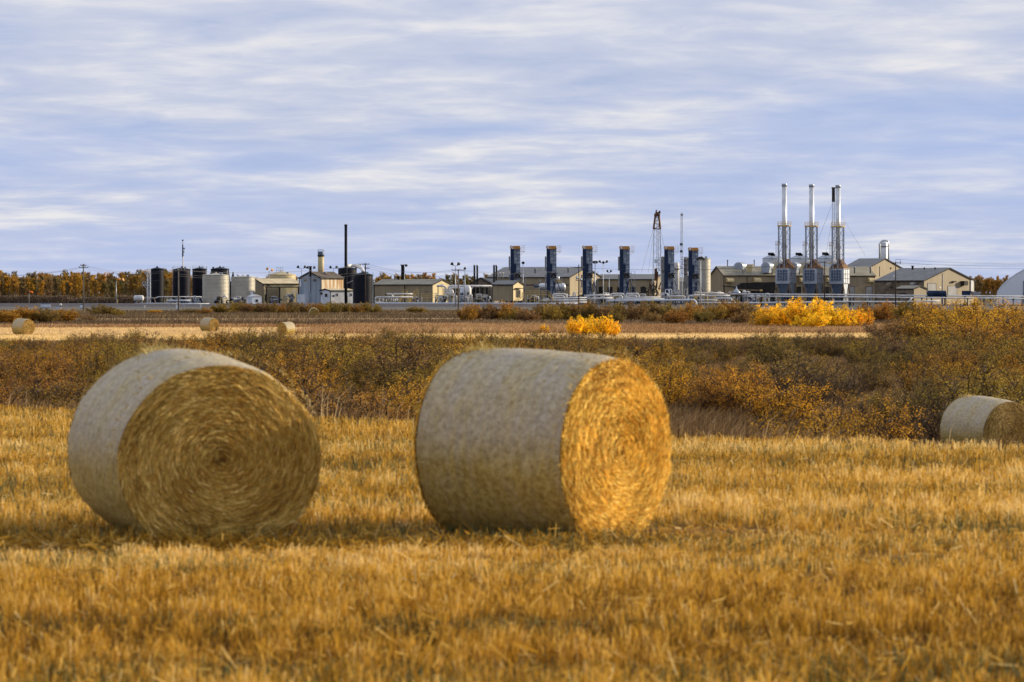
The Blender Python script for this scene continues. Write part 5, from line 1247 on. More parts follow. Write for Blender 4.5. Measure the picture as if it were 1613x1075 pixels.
mb = MB(); lattice(mb, W(1312.8, 318, 975), W(1312.8, 297, 975), .5, .45, 9, .3); mb.box(W(1312.6, 302, 975), (.8, .7, 2.6)); mb.box(W(1312.8, 296.5, 975), (1.2, .8, .5)); part(mb, 'black_head', 'dark', t)
mb = MB()
for (a, b, c_, d_) in ((1311.5, 320, 1288, 380), (1311, 345, 1300, 405), (1314, 320, 1364, 405)): mb.tube([W(a, b, 975), W(c_, d_, 1000)], .04, 4)
part(mb, 'guy_wire', 'grey', t).name = 'guy_wires'

# ---- horizontal vessels
def vessel(label, p0, p1, y0, y1, Y, m, name='pressure_vessel', legs=True, ax=(1, 0.0, 0), cap=0.25):
    s = U(Y); r = (y1 - y0) / 2 * s; Lh = (p1 - p0) * s; c = W((p0 + p1) / 2, (y0 + y1) / 2, Y); t = thing(name, label, 'tank', (c.x, c.y, GZ)); a = Vector(ax).normalized()
    k = Lh / 2; cc = r * 2 * cap
    part(MB().lathe(c, [(0.02, -k), (r * .55, -k + cc * .15), (r * .9, -k + cc * .55), (r, -k + cc), (r, k - cc), (r * .9, k - cc * .55), (r * .55, k - cc * .15), (.02, k)], 24, axis=a), 'shell', m, t)
    mb = MB()
    for e in (-.55, .55): q = c + a * (k * e); mb.box((q.x, q.y, (GZ + q.z) / 2 - r * .25), (.3, r * 1.5, q.z - GZ - r * .5))
    part(mb, 'saddle', 'panel', t).name = 'saddles'
    return t
t = vessel('white horizontal propane tank on legs left of the black tanks', 210.5, 226.5, 465.5, 474.5, 860, 'white')
t = vessel('silver horizontal vessel left of the second blue tower', 848, 862, 446.5, 457.5, 955, 'silver', ax=(1, .35, 0)); part(MB().tube([W(841, 451, 950), W(850, 451, 950)], .5, 8).tube([W(850, 441, 950), W(850, 447, 950)], .2, 6), 'nozzle', 'panel', t)
t = vessel('silver horizontal vessel right of the second blue tower', 875, 891, 446, 459, 955, 'silver', ax=(1, .2, 0)); part(MB().lathe(W(879, 438.5, 955), [(.05, -.7), (.5, -.6), (.5, .6), (.05, .7)], 12), 'small_drum', 'silver', t); part(MB().box(W(879, 444, 955), (2.8, 1.5, .6)), 'yellow_base', 'yrail', t)
t = vessel('dark blue horizontal tank on skid in front of the broad gabled hall', 1460.5, 1491, 458, 468, 850, 'navy', name='tank_trailer', cap=.15)
t = vessel('dull pinkish horizontal vessel with pointed top among white pipes', 1146, 1169, 461.5, 467.5, 905, 'hatch'); part(MB().lathe(W(1160, 462, 905), [(1.6, 0), (.9, .6), (.3, 1.3), (.05, 2.2)], 12), 'cone_top', 'steel', t)
t = thing('tank_trailer', 'pale truck trailer with sloped back parked right of the broad hall', 'trailer', (X(1540, 870), 870, GZ))
part(MB().prism([W(1530, 460, 870), W(1547, 460, 870), W(1543, 466, 870), W(1533, 466, 870)], (0, 2.4, 0)), 'hopper_body', 'grey', t); part(MB().box(W(1522, 463, 870), (2.4, 2.2, 1.8)), 'cab', 'navy', t)
mb = MB()
for px_ in (1521, 1534, 1541): mb.lathe(Vector((X(px_, 870), 869.9, GZ + .5)), [(.5, 0), (.5, 2.3)], 12, axis=(0, 1, 0))
part(mb, 'wheel', 'dark', t).name = 'wheels'
# curved scoop, shack, signs
t = thing('white_shack', 'small white site shack with gable and window in front of the tan shed', 'shack', (X(400, 830), 830, GZ))
q = lambda px, py, Y=826: W(px, py, Y)
H = hall('site_cabin', 'x', 396, 387.5, 412, 822, 55, 467, 465.5, gable='right', wall='blue', gwall='blue', roof='white', over=.12, cat='shack') if False else None
c0 = Vector((X(397, 822), 822, GZ)); dl = Vector((-math.cos(R(62)), math.sin(R(62)), 0)); dr = Vector((math.sin(R(62)), math.cos(R(62)), 0)); za = Z(467.5, 822); zb_ = Z(465.2, 822)
mb = MB(); mb.add([c0, c0 + dl * 3.4, c0 + dl * 3.4 + dr * 3, c0 + dr * 3] + [v_ + Vector((0, 0, za - GZ)) for v_ in (c0, c0 + dl * 3.4, c0 + dl * 3.4 + dr * 3, c0 + dr * 3)], [(0, 3, 2, 1), (4, 5, 6, 7), (0, 1, 5, 4), (1, 2, 6, 5), (2, 3, 7, 6), (3, 0, 4, 7)]); part(mb, 'wall', 'blue', t)
mb = MB(); up = Vector((0, 0, 1)); e = dr * .15; f_ = dl * .15
a_, b_, m_ = c0 - e - f_, c0 + dr * 3 + e - f_, c0 + dr * 1.5 - f_
mb.prism([Vector((a_.x, a_.y, za + .01)), Vector((b_.x, b_.y, za + .01)), Vector((m_.x, m_.y, zb_ + .2))], dl * 3.7); part(mb, 'roof', 'white', t)
nr_ = -dl; w0 = c0 + dr * 1.1; w1 = c0 + dr * 1.9
part(MB().prism([Vector((w0.x, w0.y, GZ + 1.2)), Vector((w1.x, w1.y, GZ + 1.2)), Vector((w1.x, w1.y, GZ + 2.0)), Vector((w0.x, w0.y, GZ + 2.0))], nr_ * .05), 'window', 'glass', t)
t = thing('porta_cabin', 'small upright white cabinet behind the white site shack', 'cabinet', (X(396.5, 840), 840, GZ)); part(MB().box((X(396, 838), 838, (GZ + Z(459, 838)) / 2 ), (.55, .5, Z(459, 838) - GZ)), 'body', 'blue', t)
def signboard(label, p0, p1, y0, y1, Y, stripes=True, m='blue'):
    s = U(Y); c = W((p0 + p1) / 2, (y0 + y1) / 2, Y); w = (p1 - p0) * s; h = (y1 - y0) * s; g_ = gz(c.x, Y); t = thing('sign_board', label, 'sign', (c.x, c.y, g_))
    part(MB().box(c, (w, .08, h)), 'board', m, t)
    if stripes: part(MB().box(c + Vector((0, -.06, h * .38)), (w * .94, .03, h * .16)).box(c + Vector((0, -.06, -h * .40)), (w * .94, .03, h * .08)), 'blue_band', 'panel', t)
    mb = MB()
    for e in (-.42, .42): mb.bar((c.x + w * e, c.y + .1, g_), (c.x + w * e, c.y + .1, c.z + h / 2), .12)
    part(mb, 'posts', 'grey', t); return t
signboard('wide pale sign board with blue edging beside the road at left', 64, 80, 478, 485.5, 700)
signboard('small low pale sign board just right of the wide one', 87.5, 96.5, 483.5, 487, 690)
signboard('small upright white notice board at the foot of the tall power pole', 126, 131, 479, 486.5, 700)
signboard('small white notice board at the foot of the pole by the tanks', 277, 279.2, 480, 487.5, 640, False)
t = thing('dish', 'small round white dish beside the road signs at left', 'dish', (X(95.5, 695), 695, GZ)); part(MB().lathe(W(95.5, 480, 695), [(.05, -.15), (.28, -.1), (.3, 0), (.05, .1)], 14, axis=(0, -1, .2)), 'bowl', 'white', t); part(MB().bar((X(95.5, 695), 695.2, GZ), W(95.5, 480, 695.2), .1), 'post', 'dark', t)
for i, (px, y0, Y, m, lab) in enumerate(((185, 473, 850, 'yrail', 'short yellow marker post on the embankment under the lamp pole'), (227.5, 483, 720, 'white', 'short white marker post by the road left of the black tanks'), (289.5, 482, 720, 'steel', 'short grey marker post by the road right of the armed pole'), (316, 480, 760, 'white', 'white marker plate on a stub below the row of pipes'), (280.5, 486, 640, 'white', 'small white ball topped post at the foot of the armed pole'))):
    t = thing('marker_post', lab, 'marker post', (X(px, Y), Y, GZ)); part(MB().box((X(px, Y), Y, (GZ + Z(y0, Y)) / 2), (.22, .22, Z(y0, Y) - GZ)), 'post', m, t); part(MB().box((X(px, Y), Y, Z(y0, Y) + .12), (.34, .3, .22)), 'cap', m, t)
t = thing('windsock', 'orange windsock on a thin pole in front of the wood at left', 'windsock', (X(46, 900), 900, GZ)); part(MB().tube([(X(46, 900), 900, GZ), W(46, 458.5, 900)], .09, 6), 'pole', 'grey', t); part(MB().lathe(W(46.5, 459.5, 900), [(.38, 0), (.25, 1.1)], 10, axis=(1, 0, -.35)), 'sock', 'orange', t)

# ---- poles
def lamp_pole(label, px, top, Y, heads=((-1, 0), (1, 0)), bot=None, m='steel', hm='dark', r=.14, hs=.55):
    t = thing('lamp_pole', label, 'lamp pole', (X(px, Y), Y, GZ)); zt = Z(top, Y); c = Vector((X(px, Y), Y, zt))
    part(MB().tube([(c.x, c.y, GZ), c], r, 8, r2=r * .7), 'pole', m, t)
    if len(heads) > 1: part(MB().bar(c + Vector((heads[0][0] * .9, 0, .1)), c + Vector((heads[-1][0] * .9, 0, .1)), .1), 'crossbar', m, t)
    for (dx, dz) in heads:
        p_ = c + Vector((dx, -.15, .35 + dz)); part(MB().lathe(p_, [(.12, -.35), (hs * .6, 0), (hs, .45), (hs * .85, .5)], 12, axis=(dx * .6, -.5, .45 if dx else -.3)), 'floodlight', hm, t)
    return t
lamp_pole('lamp pole with orange hooded floodlights in front of the wood at left', 183.2, 443, 905, ((.9, 0), (1.9, 0)), hm='amber')
lamp_pole('lamp pole with two lights above the cream roof of the tan shed', 424, 428, 1000, ((-.5, .4), (.9, 0)), hm='amber')
lamp_pole('twin headed lamp pole left of the weathered barn gable', 475, 424, 985, ((-1.0, .2), (1.0, .2)))
lamp_pole('twin headed lamp pole behind the weathered barn gable', 490, 424, 1010, ((-1.0, 0), (1.0, 0)))
lamp_pole('twin headed lamp pole between the rusty chimney and the tall black one', 525.5, 423.5, 1010, ((-.9, 0), (.9, 0)))
lamp_pole('thin single lamp pole beside the black chimney of the long low shed', 637, 421, 1000, ((.5, 0),))
lamp_pole('twin floodlight pole right next to the wide armed power pole', 717.3, 419.5, 800, ((-.75, .1), (.75, .1)), hs=.5)
lamp_pole('single lamp pole right of the wide armed power pole', 732.3, 424, 860, ((0, 0),), hs=.4)
lamp_pole('lamp on a pole just right of the first blue tower', 824, 415, 975, ((0, 0),))
lamp_pole('lamp pole with dark hood just right of the third blue tower', 937.5, 416, 955, ((-.35, 0), (.35, 0)), r=.2)
lamp_pole('pale lamp pole with three floodlights between the third and fourth blue towers', 950.3, 415, 865, ((-.9, .0), (0, .05), (.9, .0)), m='white', hs=.42)
lamp_pole('thin twin lamp pole in front of the low shed with dark doors', 959.5, 430, 900, ((-.45, 0), (.45, 0)), hs=.36, r=.1)
lamp_pole('thick white lamp pole with ring of floodlights in front of the ribbed grey tank', 1103.5, 411, 870, ((-.75, .0), (-.2, .3), (.3, .3), (.8, .0)), m='white', r=.24, hs=.45)
def power_pole(label, px, top, bot, arms, m='wood', Y=None, r=.17, extra=None):
    Y = Y or 4.19 * F / (bot - HY); t = thing('power_pole', label, 'power pole', (X(px, Y), Y, GZ))
    part(MB().tube([(X(px, Y), Y, GZ), W(px, top, Y)], r, 8, r2=r * .75), 'pole', m, t)
    for (y_, a, b) in arms:
        o = part(MB().box((X((a + b) / 2, Y), Y - .2, Z(y_, Y)), ((b - a) * U(Y), .12, .16)), 'crossarm', m, t)
        mb = MB(); k = 4
        for i in range(k): xx = X(a + (b - a) * (i + .1) / (k - .8), Y); mb.lathe((xx, Y - .2, Z(y_, Y) + .08), [(.03, 0), (.07, .08), (.07, .2), (.02, .26)], 6)
        mb.build('insulators', M['grey'], o)
    return t, Y
WP = {}
for key, a in dict(a=('tall wooden power pole with short crossarms in front of the wood at left', 131.5, 416, 489, [(421.5, 124.5, 139.5), (418.5, 127, 136)]),
          b=('wooden power pole with wide crossarm in front of the second black tank', 281.2, 423, 492, [(426.3, 274, 291)]),
          c=('dark power pole with two crossarms beside the front black tank', 575.6, 415, 488, [(416.5, 570, 582), (423, 574, 582)]),
          d=('grey power pole with wide crossarm beside the twin floodlight pole', 722, 424.5, 492, [(425.8, 711.5, 731.5)]),
          e=('dark brown power pole with transformer arms in front of the third blue tower', 911.7, 417, 485, [(422, 905, 920), (442, 907, 921)]),
          f=('dark power pole between the second and third tall stacks', 1299, 412, 486, [(413.3, 1290, 1302)]),
          g=('dark power pole with square top bracket in front of the broad gabled hall', 1410.8, 413, 486, [(414.5, 1402, 1419)])).items():
    WP[key] = power_pole(*a, m='dwood' if key in 'cefg' else 'wood')
t, Y = WP['e']; part(MB().lathe((X(909, Y), Y - .4, Z(440, Y)), [(.05, 0), (.3, .05), (.3, .7), (.05, .8)], 10).lathe((X(915, Y), Y - .4, Z(443, Y)), [(.05, 0), (.3, .05), (.3, .7), (.05, .8)], 10), 'transformer', 'steel', t)
t, Y = WP['g']; mb = MB(); mb.bar(W(1411, 409, Y), W(1418, 409, Y), .08); mb.bar(W(1418, 409, Y), W(1418, 416, Y), .08); mb.bar(W(1411, 409, Y), W(1411, 414, Y), .08); part(mb, 'top_bracket', 'dwood', t); part(MB().box(W(1408, 435, Y - .3), (.4, .3, .6)), 'meter_box', 'blue', t)
def cable(mb, a, b, sag, r=.022, n=12):
    a, b = Vector(a), Vector(b); mb.tube([a.lerp(b, i / n) - Vector((0, 0, sag * 4 * (i / n) * (1 - i / n))) for i in range(n + 1)], r, 4)
def line(label, pairs, sag=1.2, r=.022):
    mb = MB()
    for a, b in pairs: cable(mb, a, b, sag, r)
    o = mb.build('power_line', M['wire']); tag(o, label, 'power line'); return o
Ya = WP['a'][1]; Yb = WP['b'][1]; Yc_ = WP['c'][1]; Yd = WP['d'][1]; Yg = WP['g'][1]; Yf = WP['f'][1]; Ye = WP['e'][1]
line('faint power cables running left from the tall power pole over the wood', [(W(a, 421, Ya), W(a - 200, 430, Ya * .98)) for a in (126, 132, 138)])
line('faint power cables between the tall pole at left and the pole by the black tanks', [(W(a, y_, Ya), W(b, y2, Yb)) for a, y_, b, y2 in ((126, 421, 275, 426), (138, 421, 289, 426), (132, 417.5, 282, 424), (131.5, 437, 281, 436))])
line('faint power cables between the pole by the black tanks and the double armed pole', [(W(a, y_, Yb), W(b, y2, Yc_)) for a, y_, b, y2 in ((275, 426, 571, 416.5), (289, 426, 581, 416.5), (281, 432, 575, 428), (281, 435, 575, 432))])
line('faint power cables between the double armed pole and the wide armed pole', [(W(a, y_, Yc_), W(b, y2, Yd)) for a, y_, b, y2 in ((571, 416.5, 713, 425.5), (581, 416.5, 730, 425.5), (581, 423, 722, 432), (575, 430, 722, 438))])
line('faint power cables between the wide armed pole and the dark brown pole', [(W(a, y_, Yd), W(b, y2, Ye)) for a, y_, b, y2 in ((713, 425.5, 906, 422), (730, 425.5, 919, 422))])
line('faint power cables between the dark brown pole and the pole by the tall stacks', [(W(a, y_, Ye), W(b, y2, Yf)) for a, y_, b, y2 in ((906, 422, 1291, 413.3), (919, 422, 1301, 413.3))])
line('power cables running off to the right edge from the pole with square bracket', [(W(a, y_, Yg), W(b, y2, Yg * 1.0)) for a, y_, b, y2 in ((1403, 414.5, 1720, 410), (1418, 409, 1720, 410), (1418, 414, 1720, 414), (1411, 417, 1720, 419))], .9, .028)

# ---- stair tower of the first black tank
t = thing('stair_tower', 'white steel stair tower on the left of the first black tank', 'stair tower', (X(234.5, 925), 925, GZ)); mb = MB(); lattice(mb, (X(234.5, 925), 925, GZ), W(234.5, 424, 925), .75, .7, 12, .16); part(mb, 'frame', 'blue', t)
mb = MB()
for (y_, a) in ((449.5, 225), (430, 228)):
    mb.box(W((a + 232) / 2, y_, 925), ((232 - a) * U(925), 1.2, .2))
    for px_ in (a, (a + 232) / 2): mb.bar(W(px_, y_, 924.4), W(px_, y_ - 5.5, 924.4), .12)
    mb.bar(W(a, y_ - 5.5, 924.4), W(232, y_ - 5.5, 924.4), .12); mb.bar(W(a, y_, 924.4), W(232, y_ + 6, 924.4), .12)
part(mb, 'landing', 'blue', t).name = 'landings'
t = thing('pipe_walkway', 'dark A shaped stile with steps crossing pipes below the first black tank', 'stile', (X(240, 850), 850, GZ)); mb = MB()
for a, b in ((233, 238), (247, 242)):
    for d_ in (0, 1.2): mb.bar((X(a, 850), 850 + d_, GZ), W(b, 469.5, 850 + d_), .14)
    for k in range(5): f = (k + .5) / 5; q1 = Vector((X(a, 850), 850, GZ)).lerp(W(b, 469.5, 850), f); mb.bar(q1, q1 + Vector((0, 1.2, 0)), .16)
mb.box(W(240, 469.5, 850.6), (1.0, 1.3, .12)); part(mb, 'steps', 'hatch', t)

# ---- pipework
def pipe_run(label, runs, Y, posts=(), r=.28, m='white', name='pipeline', pm='dark', group=None):
    t = thing(name, label, 'pipe', (X(runs[0][0][0], Y), Y, GZ), group)
    for k, pts in enumerate(runs): part(MB().tube(bent([W(a, b, Y + (c if c else 0)) for a, b, c in pts], r * 3.2), r, 10), 'pipe', m, t)
    for (px_, y_) in posts: part(MB().bar((X(px_, Y), Y + .2, GZ), W(px_, y_, Y + .2), .26).box(W(px_, y_, Y + .2), (.3, 2.0, .22)), 'support', pm, t)
    return t
pipe_run('long pale blue pipeline on low dark posts in front of the plant', [[(591, 478.2, 0), (860, 479, 0), (912, 478.6, 0)]], 832, [(p_, 479.5) for p_ in range(600, 912, 26)], r=.30, m='blue')
pipe_run('pale blue pipeline ending in a downward elbow before the last blue tower', [[(955, 474, 0), (1030, 473.3, 0), (1093, 472.6, 0), (1096.5, 476, 0), (1097, 482, 0)]], 850, [(p_, 474.5) for p_ in range(968, 1090, 24)], r=.32, m='blue')
pipe_run('upper white pipeline running right past the feet of the tall stacks', [[(1150, 463.4, 0), (1300, 464.3, 0), (1462, 466, 0), (1700, 468, 0)]], 850, [(p_, 465 + (p_ - 1150) * .008) for p_ in range(1160, 1700, 30)], r=.20)
pipe_run('second white pipeline just below the upper one right of the tall stacks', [[(1190, 467, 0), (1300, 467.8, 0), (1462, 469.3, 0), (1700, 471.5, 0)]], 842, [(p_, 468.5 + (p_ - 1190) * .008) for p_ in range(1200, 1700, 36)], r=.20)
pipe_run('low white pipeline behind the yellow bushes at right', [[(1160, 477.5, 0), (1230, 477, 0), (1320, 475.6, 0), (1433, 475.8, 0), (1436, 468.5, 0)], [(1434, 475.5, 0), (1480, 474.5, 0)]], 790, [(p_, 476.5) for p_ in range(1170, 1430, 28)], r=.24)
pipe_run('thick short white pipe row on low blocks in front of the tanks', [[(281, 479.3, 0), (330, 479.3, 0)]], 822, [(p_, 480) for p_ in range(283, 332, 9)], r=.26, m='white')
pipe_run('long pale pipe high on posts across the feet of the black tanks', [[(226, 470, 0), (246, 469.6, 0), (249, 468, 0), (318, 468, 0)]], 905, [(p_, 468.5) for p_ in range(230, 318, 14)], r=.17, m='white')
pipe_run('pale blue pipe low across the feet of the black tanks', [[(212, 479, 0), (240, 478.6, 0), (280, 478.8, 0)], [(262, 474, 0), (300, 473.5, 0)]], 845, [(p_, 479) for p_ in range(214, 280, 10)], r=.22, m='blue')
pipe_run('tall white pipe rack with uprights right of the long low shed', [[(688, 450.6, 0), (702, 450.6, 0), (702, 474, 0)], [(706, 474, 0), (706, 450.8, 0), (725, 450.8, 0), (775, 451.2, 0)], [(709, 474, 0), (709, 453, 0), (745, 454.2, 0)]], 905, [(p_, 452) for p_ in (690, 728, 742, 757, 772)], r=.34, m='white', name='pipe_rack')
pipe_run('nested white pipe loops at the left end of the long pipeline', [[(601, 477, 0), (591, 477, 0), (591, 470, 0), (594, 468.3, 0), (650, 468.3, 0)], [(605, 477, 1), (597.5, 477, 1), (597.5, 471.5, 1), (600, 469.8, 1), (625, 469.8, 1)], [(603.5, 477, 2), (603.5, 470, 2)], [(608, 477, 2), (608, 471, 2)], [(609, 463.2, 2), (618.5, 463.2, 2), (619, 477, 2)], [(619, 463.2, 2), (650, 463.4, 2)]], 850, [(608, 464)], r=.22, name='pipe_loops')
# inverted U loops along the front
def u_loop(px0, px1, top, bot, Y, label, r=.27, m='white'):
    pipe_run(label, [[(px0, bot, 0), (px0 + 1.0, top, 0), (px1 - 1.0, top, 0), (px1, bot, 0)], [(px0 + 4, bot, 1.5), (px0 + 4.5, top + 3, 1.5), (px1 - 4.5, top + 3, 1.5), (px1 - 4, bot, 1.5)]], Y, [((px0 + px1) / 2, bot)], r=r, m=m, name='expansion_loop', group='white expansion loops in the front pipework')
u_loop(870, 893, 463.5, 475, 880, 'white arched expansion loop below the second silver vessel'); u_loop(961, 984, 463, 474, 880, 'white arched expansion loop left of the fourth blue tower'); u_loop(985, 1007, 463, 474, 880, 'white arched expansion loop right of the fourth blue tower')
pipe_run('bundle of white horizontal pipes between the yellow walkway and the loops', [[(872, 470, 0), (925, 469.5, 0)], [(872, 473.5, -1), (925, 473, -1)], [(880, 477, -2), (925, 476.5, -2)], [(925, 466, 1), (960, 464.5, 1)], [(925, 470.5, 0), (965, 470, 0)]], 868, [(p_, 474) for p_ in (884, 900, 916)], r=.25)
pipe_run('bundle of white horizontal pipes below the drilling mast', [[(984, 469, 0), (1040, 468.5, 0)], [(970, 471, -1), (1047, 471, -1)], [(1050, 467, 0), (1079, 466.5, 0), (1079, 475, 0)], [(1084, 475, 0), (1084, 466, 0), (1110, 465, 0)]], 872, [(p_, 472) for p_ in (990, 1010, 1030)], r=.22)
pipe_run('bundle of white horizontal pipes left of the first tall stack', [[(1098, 462, 0), (1140, 462, 0)], [(1105, 466, -1), (1150, 465.8, -1)], [(1125, 470, -2), (1152, 470, -2), (1153, 476, -2)], [(1100, 473, -2), (1130, 473, -2)], [(1178, 467, 0), (1200, 467, 0)], [(1100, 477, -3), (1170, 477.2, -3)]], 876, [(p_, 468) for p_ in (1112, 1130, 1144)], r=.22)

def yellow_stairs(label, x0, x1, ytop, Y, left=True, right=True, run=12, posts=True):
    t = thing('yellow_walkway', label, 'walkway', (X((x0 + x1) / 2, Y), Y, GZ)); s = U(Y); D = 1.3
    if x1 > x0:
        part(MB().box(W((x0 + x1) / 2, ytop, Y + D / 2), ((x1 - x0) * s, D, .16)), 'deck', 'yrail', t)
        mb = MB(); n = max(int((x1 - x0) * s / 1.4), 1)
        for d_ in (0, D):
            for k in range(n + 1):
                px_ = x0 + (x1 - x0) * k / n; a = W(px_, ytop, Y + d_); mb.bar(a, a + Vector((0, 0, 1.2)), .10); 
                if d_ == 0 or k % 2: mb.bar(a, Vector((a.x, a.y, GZ)), .12)
            for z in (.6, 1.2): mb.bar(W(x0, ytop, Y + d_) + Vector((0, 0, z)), W(x1, ytop, Y + d_) + Vector((0, 0, z)), .11)
        part(mb, 'railing', 'yrail', t)
    for on, xa, sg in ((left, x0, -1), (right, x1, 1)):
        if not on: continue
        mb = MB(); top = W(xa, ytop, Y); bot = Vector((X(xa + sg * run, Y), Y, GZ))
        for d_ in (0, D):
            o_ = Vector((0, d_, 0)); mb.bar(top + o_, bot + o_, .18)
            for z in (.6, 1.2): mb.bar(top + o_ + Vector((0, 0, z)), bot + o_ + Vector((0, 0, z)), .11)
            for k in range(5): q1 = top.lerp(bot, k / 4) + o_; mb.bar(q1, q1 + Vector((0, 0, 1.2)), .10)
        for k in range(9): q1 = top.lerp(bot, (k + .5) / 9); mb.box(q1 + Vector((0, D / 2, 0)), (.32, D, .06))
        part(mb, 'staircase', 'yrail', t)
    return t
yellow_stairs('yellow stair flight climbing to the control house door', 823, 828, 467, 872, True, False, 14)
yellow_stairs('long yellow walkway with stairs at its right end beside the control house', 828, 864, 464.5, 876, False, True, 14)
yellow_stairs('yellow stile over the pipe loops in front of the long low shed', 655, 659, 462.5, 862, True, False, 15)
yellow_stairs('second yellow stile to the left over the nested pipe loops', 636, 640, 463, 868, True, True, 8)
yellow_stairs('yellow walkway along the gable of the long low shed', 664, 690, 468.5, 880, False, False)
yellow_stairs('yellow platform in front of the fifth blue tower', 1058, 1078, 469, 880, False, False)
yellow_stairs('yellow platform with steps in front of the ribbed grey tank', 1098, 1124, 466.5, 882, True, True, 8)
yellow_stairs('low yellow platform among pipes below the last blue tower', 1110, 1122, 473, 862, False, False)

def skid(label, p0, p1, top, Y, seed, tall=()):
    """process skid: deck, drums, short pipes, valves"""
    r = random.Random(seed); t = thing('process_skid', label, 'process equipment', (X((p0 + p1) / 2, Y), Y, GZ), 'process skids of the plant'); s = U(Y)
    part(MB().box((X((p0 + p1) / 2, Y), Y + 1.5, GZ + .35), ((p1 - p0) * s, 3.2, .3)), 'skid_frame', 'panel', t)
    zt = Z(top, Y)
    for k in range(r.randint(5, 8)):
        a = r.uniform(p0 + 1, p1 - 1); b = min(max(a + r.choice((-1, 1)) * r.uniform(3, 9), p0), p1); z1 = GZ + .5 + (zt - GZ) * r.uniform(.3, .95); dy = r.uniform(0, 2.5)
        pts = [Vector((X(a, Y), Y + dy, GZ + .4)), Vector((X(a, Y), Y + dy, z1)), Vector((X(b, Y), Y + dy, z1)), Vector((X(b, Y), Y + dy, GZ + .4 + r.uniform(0, 1.2)))]
        part(MB().tube(bent(pts, .5), r.uniform(.07, .19), 8), 'pipe', r.choice(('white', 'white', 'white', 'blue', 'silver', 'dark')), t)
    for k in range(r.randint(2, 4)):
        a = r.uniform(p0 + 1, p1 - 1); z = GZ + .6 + r.uniform(0, (zt - GZ) * .6); c = Vector((X(a, Y), Y + r.uniform(-.2, .6), z)); rr = r.uniform(.25, .5)
        part(MB().lathe(c, [(rr * .4, -.35), (rr, -.3), (rr, -.15), (rr * .5, -.1), (rr * .5, .1), (rr, .15), (rr, .3), (rr * .4, .35)], 10, axis=r.choice(((1, 0, 0), (0, 0, 1)))), 'valve', r.choice(('dark', 'panel', 'navy')), t)
    for k in range(r.randint(1, 2)):
        a = r.uniform(p0 + 2, p1 - 2); w_ = r.uniform(1.0, 2.2); h_ = (zt - GZ) * r.uniform(.35, .75)
        part(MB().box((X(a, Y), Y + 1.8, GZ + .5 + h_ / 2), (w_, 1.4, h_)).box((X(a, Y), Y + 1.8, GZ + .55 + h_), (w_ + .15, 1.55, .1)), 'cabinet', r.choice(('white', 'blue', 'white', 'grey', 'steel')), t)
    fr_ = MB(); fw = (p1 - p0) * s; zz = GZ + (zt - GZ) * r.uniform(.45, .9); xa = X(p0, Y) + fw * r.uniform(0, .4); xb = xa + fw * r.uniform(.3, .6); nn = max(int((xb - xa) / 1.1), 1)
    for i_ in range(nn + 1):
        xx = xa + (xb - xa) * i_ / nn; fr_.bar((xx, Y - .5, GZ + .3), (xx, Y - .5, zz), .11)
        if i_: fr_.bar((xx, Y - .5, zz * .5 + GZ * .5), (xx - (xb - xa) / nn, Y - .5, zz), .08)
    for z_ in (zz, zz * .6 + GZ * .4): fr_.bar((xa, Y - .5, z_), (xb, Y - .5, z_), .11)
    part(fr_, 'access_frame', r.choice(('yrail', 'yrail', 'dark', 'navy')), t)
    dk = MB()
    for i_ in range(r.randint(3, 6)):
        q1 = Vector((X(r.uniform(p0, p1), Y), Y + r.uniform(1, 3), GZ + r.uniform(.3, (zt - GZ) * .7))); dk.box(q1, (r.uniform(.3, 1.2), .5, r.uniform(.3, 1.0)))
    part(dk, 'pump_group', r.choice(('dark', 'dark', 'panel')), t)
    for (px_, y_, rr) in tall:
        part(MB().lathe((X(px_, Y), Y + 1.5, GZ + .5), [(rr, 0), (rr, Z(y_, Y) - GZ - .5 - rr), (rr * .6, Z(y_, Y) - GZ - .5 - rr * .3), (.02, Z(y_, Y) - GZ - .5)], 16), 'vertical_drum', r.choice(('white', 'blue')), t)
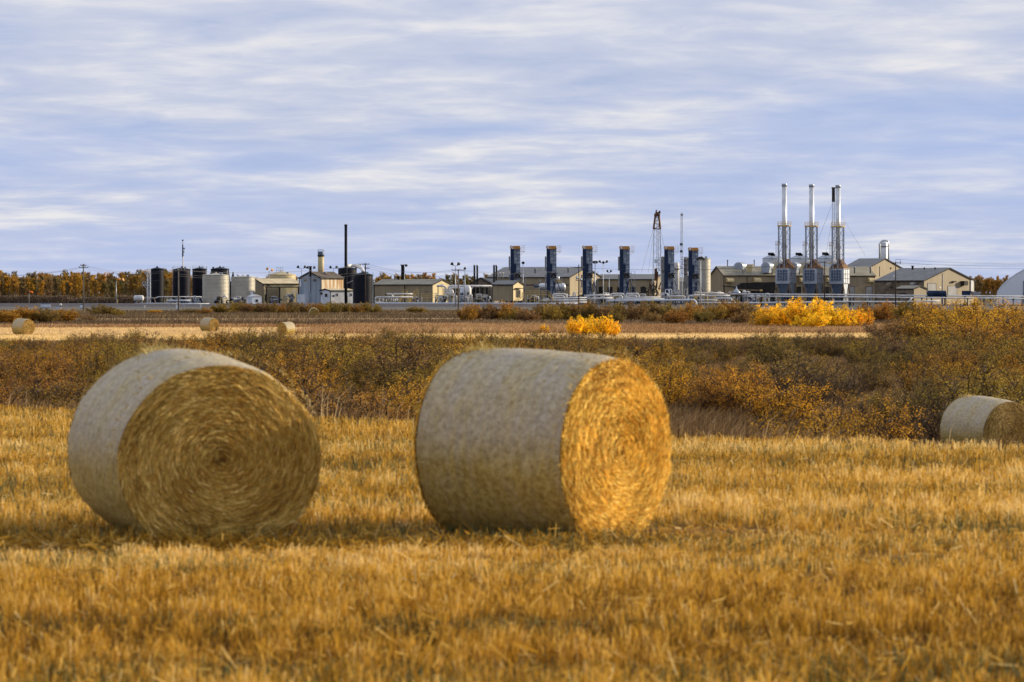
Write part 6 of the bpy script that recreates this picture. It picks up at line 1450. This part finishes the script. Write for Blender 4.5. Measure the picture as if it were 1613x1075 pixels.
sk = (('process skid under the pipe loops by the two yellow stiles', 612, 636, 470, 880, ()), ('process skid behind the yellow stile at the long low shed', 640, 664, 468, 884, ()), ('process skid at the gable of the long low shed', 684, 700, 462, 890, ()),
      ('process skid of white pipes behind the wide armed pole', 700, 722, 458, 895, ((712, 456, .5),)), ('process skid with white drum right of the wide armed pole', 722, 744, 455, 900, ((728, 452, .8), (737, 449, 1.1))),
      ('process skid at the foot of the left twin stacks', 744, 762, 460, 885, ()), ('process skid of white boxes left of the control house', 760, 776, 462, 888, ()),
      ('process skid under the long yellow walkway', 830, 848, 467, 886, ()), ('process skid under the stairs of the yellow walkway', 848, 870, 468, 890, ()), ('process skid between the second tower and the dark brown pole', 892, 912, 462, 910, ()),
      ('process skid at the foot of the third blue tower', 912, 936, 462, 915, ()), ('process skid between the third and fourth blue towers', 936, 960, 463, 900, ()), ('process skid at the foot of the fourth blue tower', 975, 1000, 461, 920, ()),
      ('process skid left of the drilling mast foot', 1000, 1018, 458, 925, ()), ('process skid right of the drilling mast foot', 1040, 1058, 457, 925, ((1050, 461, .8),)), ('process skid between the last two blue towers', 1060, 1084, 452, 930, ()),
      ('process skid at the foot of the last blue tower', 1086, 1104, 461, 900, ()), ('process skid at the foot of the ribbed grey tank', 1104, 1128, 458, 905, ()), ('process skid at the left gable of the long hall', 1126, 1146, 459, 910, ()),
      ('process skid behind the pinkish vessel', 1146, 1168, 459, 915, ()), ('process skid below the thin sloping canopy', 1168, 1192, 458, 900, ()), ('process skid with glinting pipes left of the first tall stack', 1192, 1224, 461, 880, ()),
      ('valve skid at the feet of the second black tank', 262, 290, 470, 880, ()), ('valve skid at the feet of the third black tank', 292, 318, 468, 880, ()), ('valve skid at the foot of the ribbed tan tank', 338, 362, 467, 865, ()), ('valve skid between the two tan tanks', 362, 386, 468, 870, ()),
      ('equipment skid under the flat canopy', 424, 446, 468, 930, ()), ('equipment skid against the weathered barn', 446, 471, 458, 935, ()))
for i, (lab, a, b, top, Y, tall) in enumerate(sk): skid(lab, a, b, top, Y, 40 + i, tall)
t = thing('instrument_post', 'dark instrument post with yellow head among pipes left of the first tall stack', 'instrument', (X(1199, 870), 870, GZ)); part(MB().box((X(1199, 870), 870, (GZ + Z(459, 870)) / 2), (.5, .5, Z(459, 870) - GZ)), 'post', 'dark', t); part(MB().box(W(1199, 457.6, 870), (.8, .6, .5)), 'head', 'yrail', t)
# perimeter fence in front of the left yard
def fence(label, pts, posts_every=3.0, h=1.5):
    t = thing('wire_fence', label, 'fence', (pts[0][0], pts[0][1], GZ)); mb = MB(); wr = MB()
    for i in range(len(pts) - 1):
        a, b = Vector((*pts[i], GZ)), Vector((*pts[i + 1], GZ)); n_ = int((b - a).length / posts_every)
        for k in range(n_): p_ = a.lerp(b, k / n_); mb.bar(p_, p_ + Vector((0, 0, h)), .10)
        for z in (.4, .9, 1.4): wr.tube([a + Vector((0, 0, z)), b + Vector((0, 0, z))], .015, 4)
    part(mb, 'posts', 'wood', t); part(wr, 'wires', 'wire', t)
fence('thin wire fence with wooden posts in front of the wood at left', [(X(-80, 880), 880), (X(200, 885), 885)])

# remove any prototype the layout did not use
for k, t in PROTO.items():
    if k not in USED:
        for c in KIDS.get(t.name, []): bpy.data.objects.remove(c)
        bpy.data.objects.remove(t)
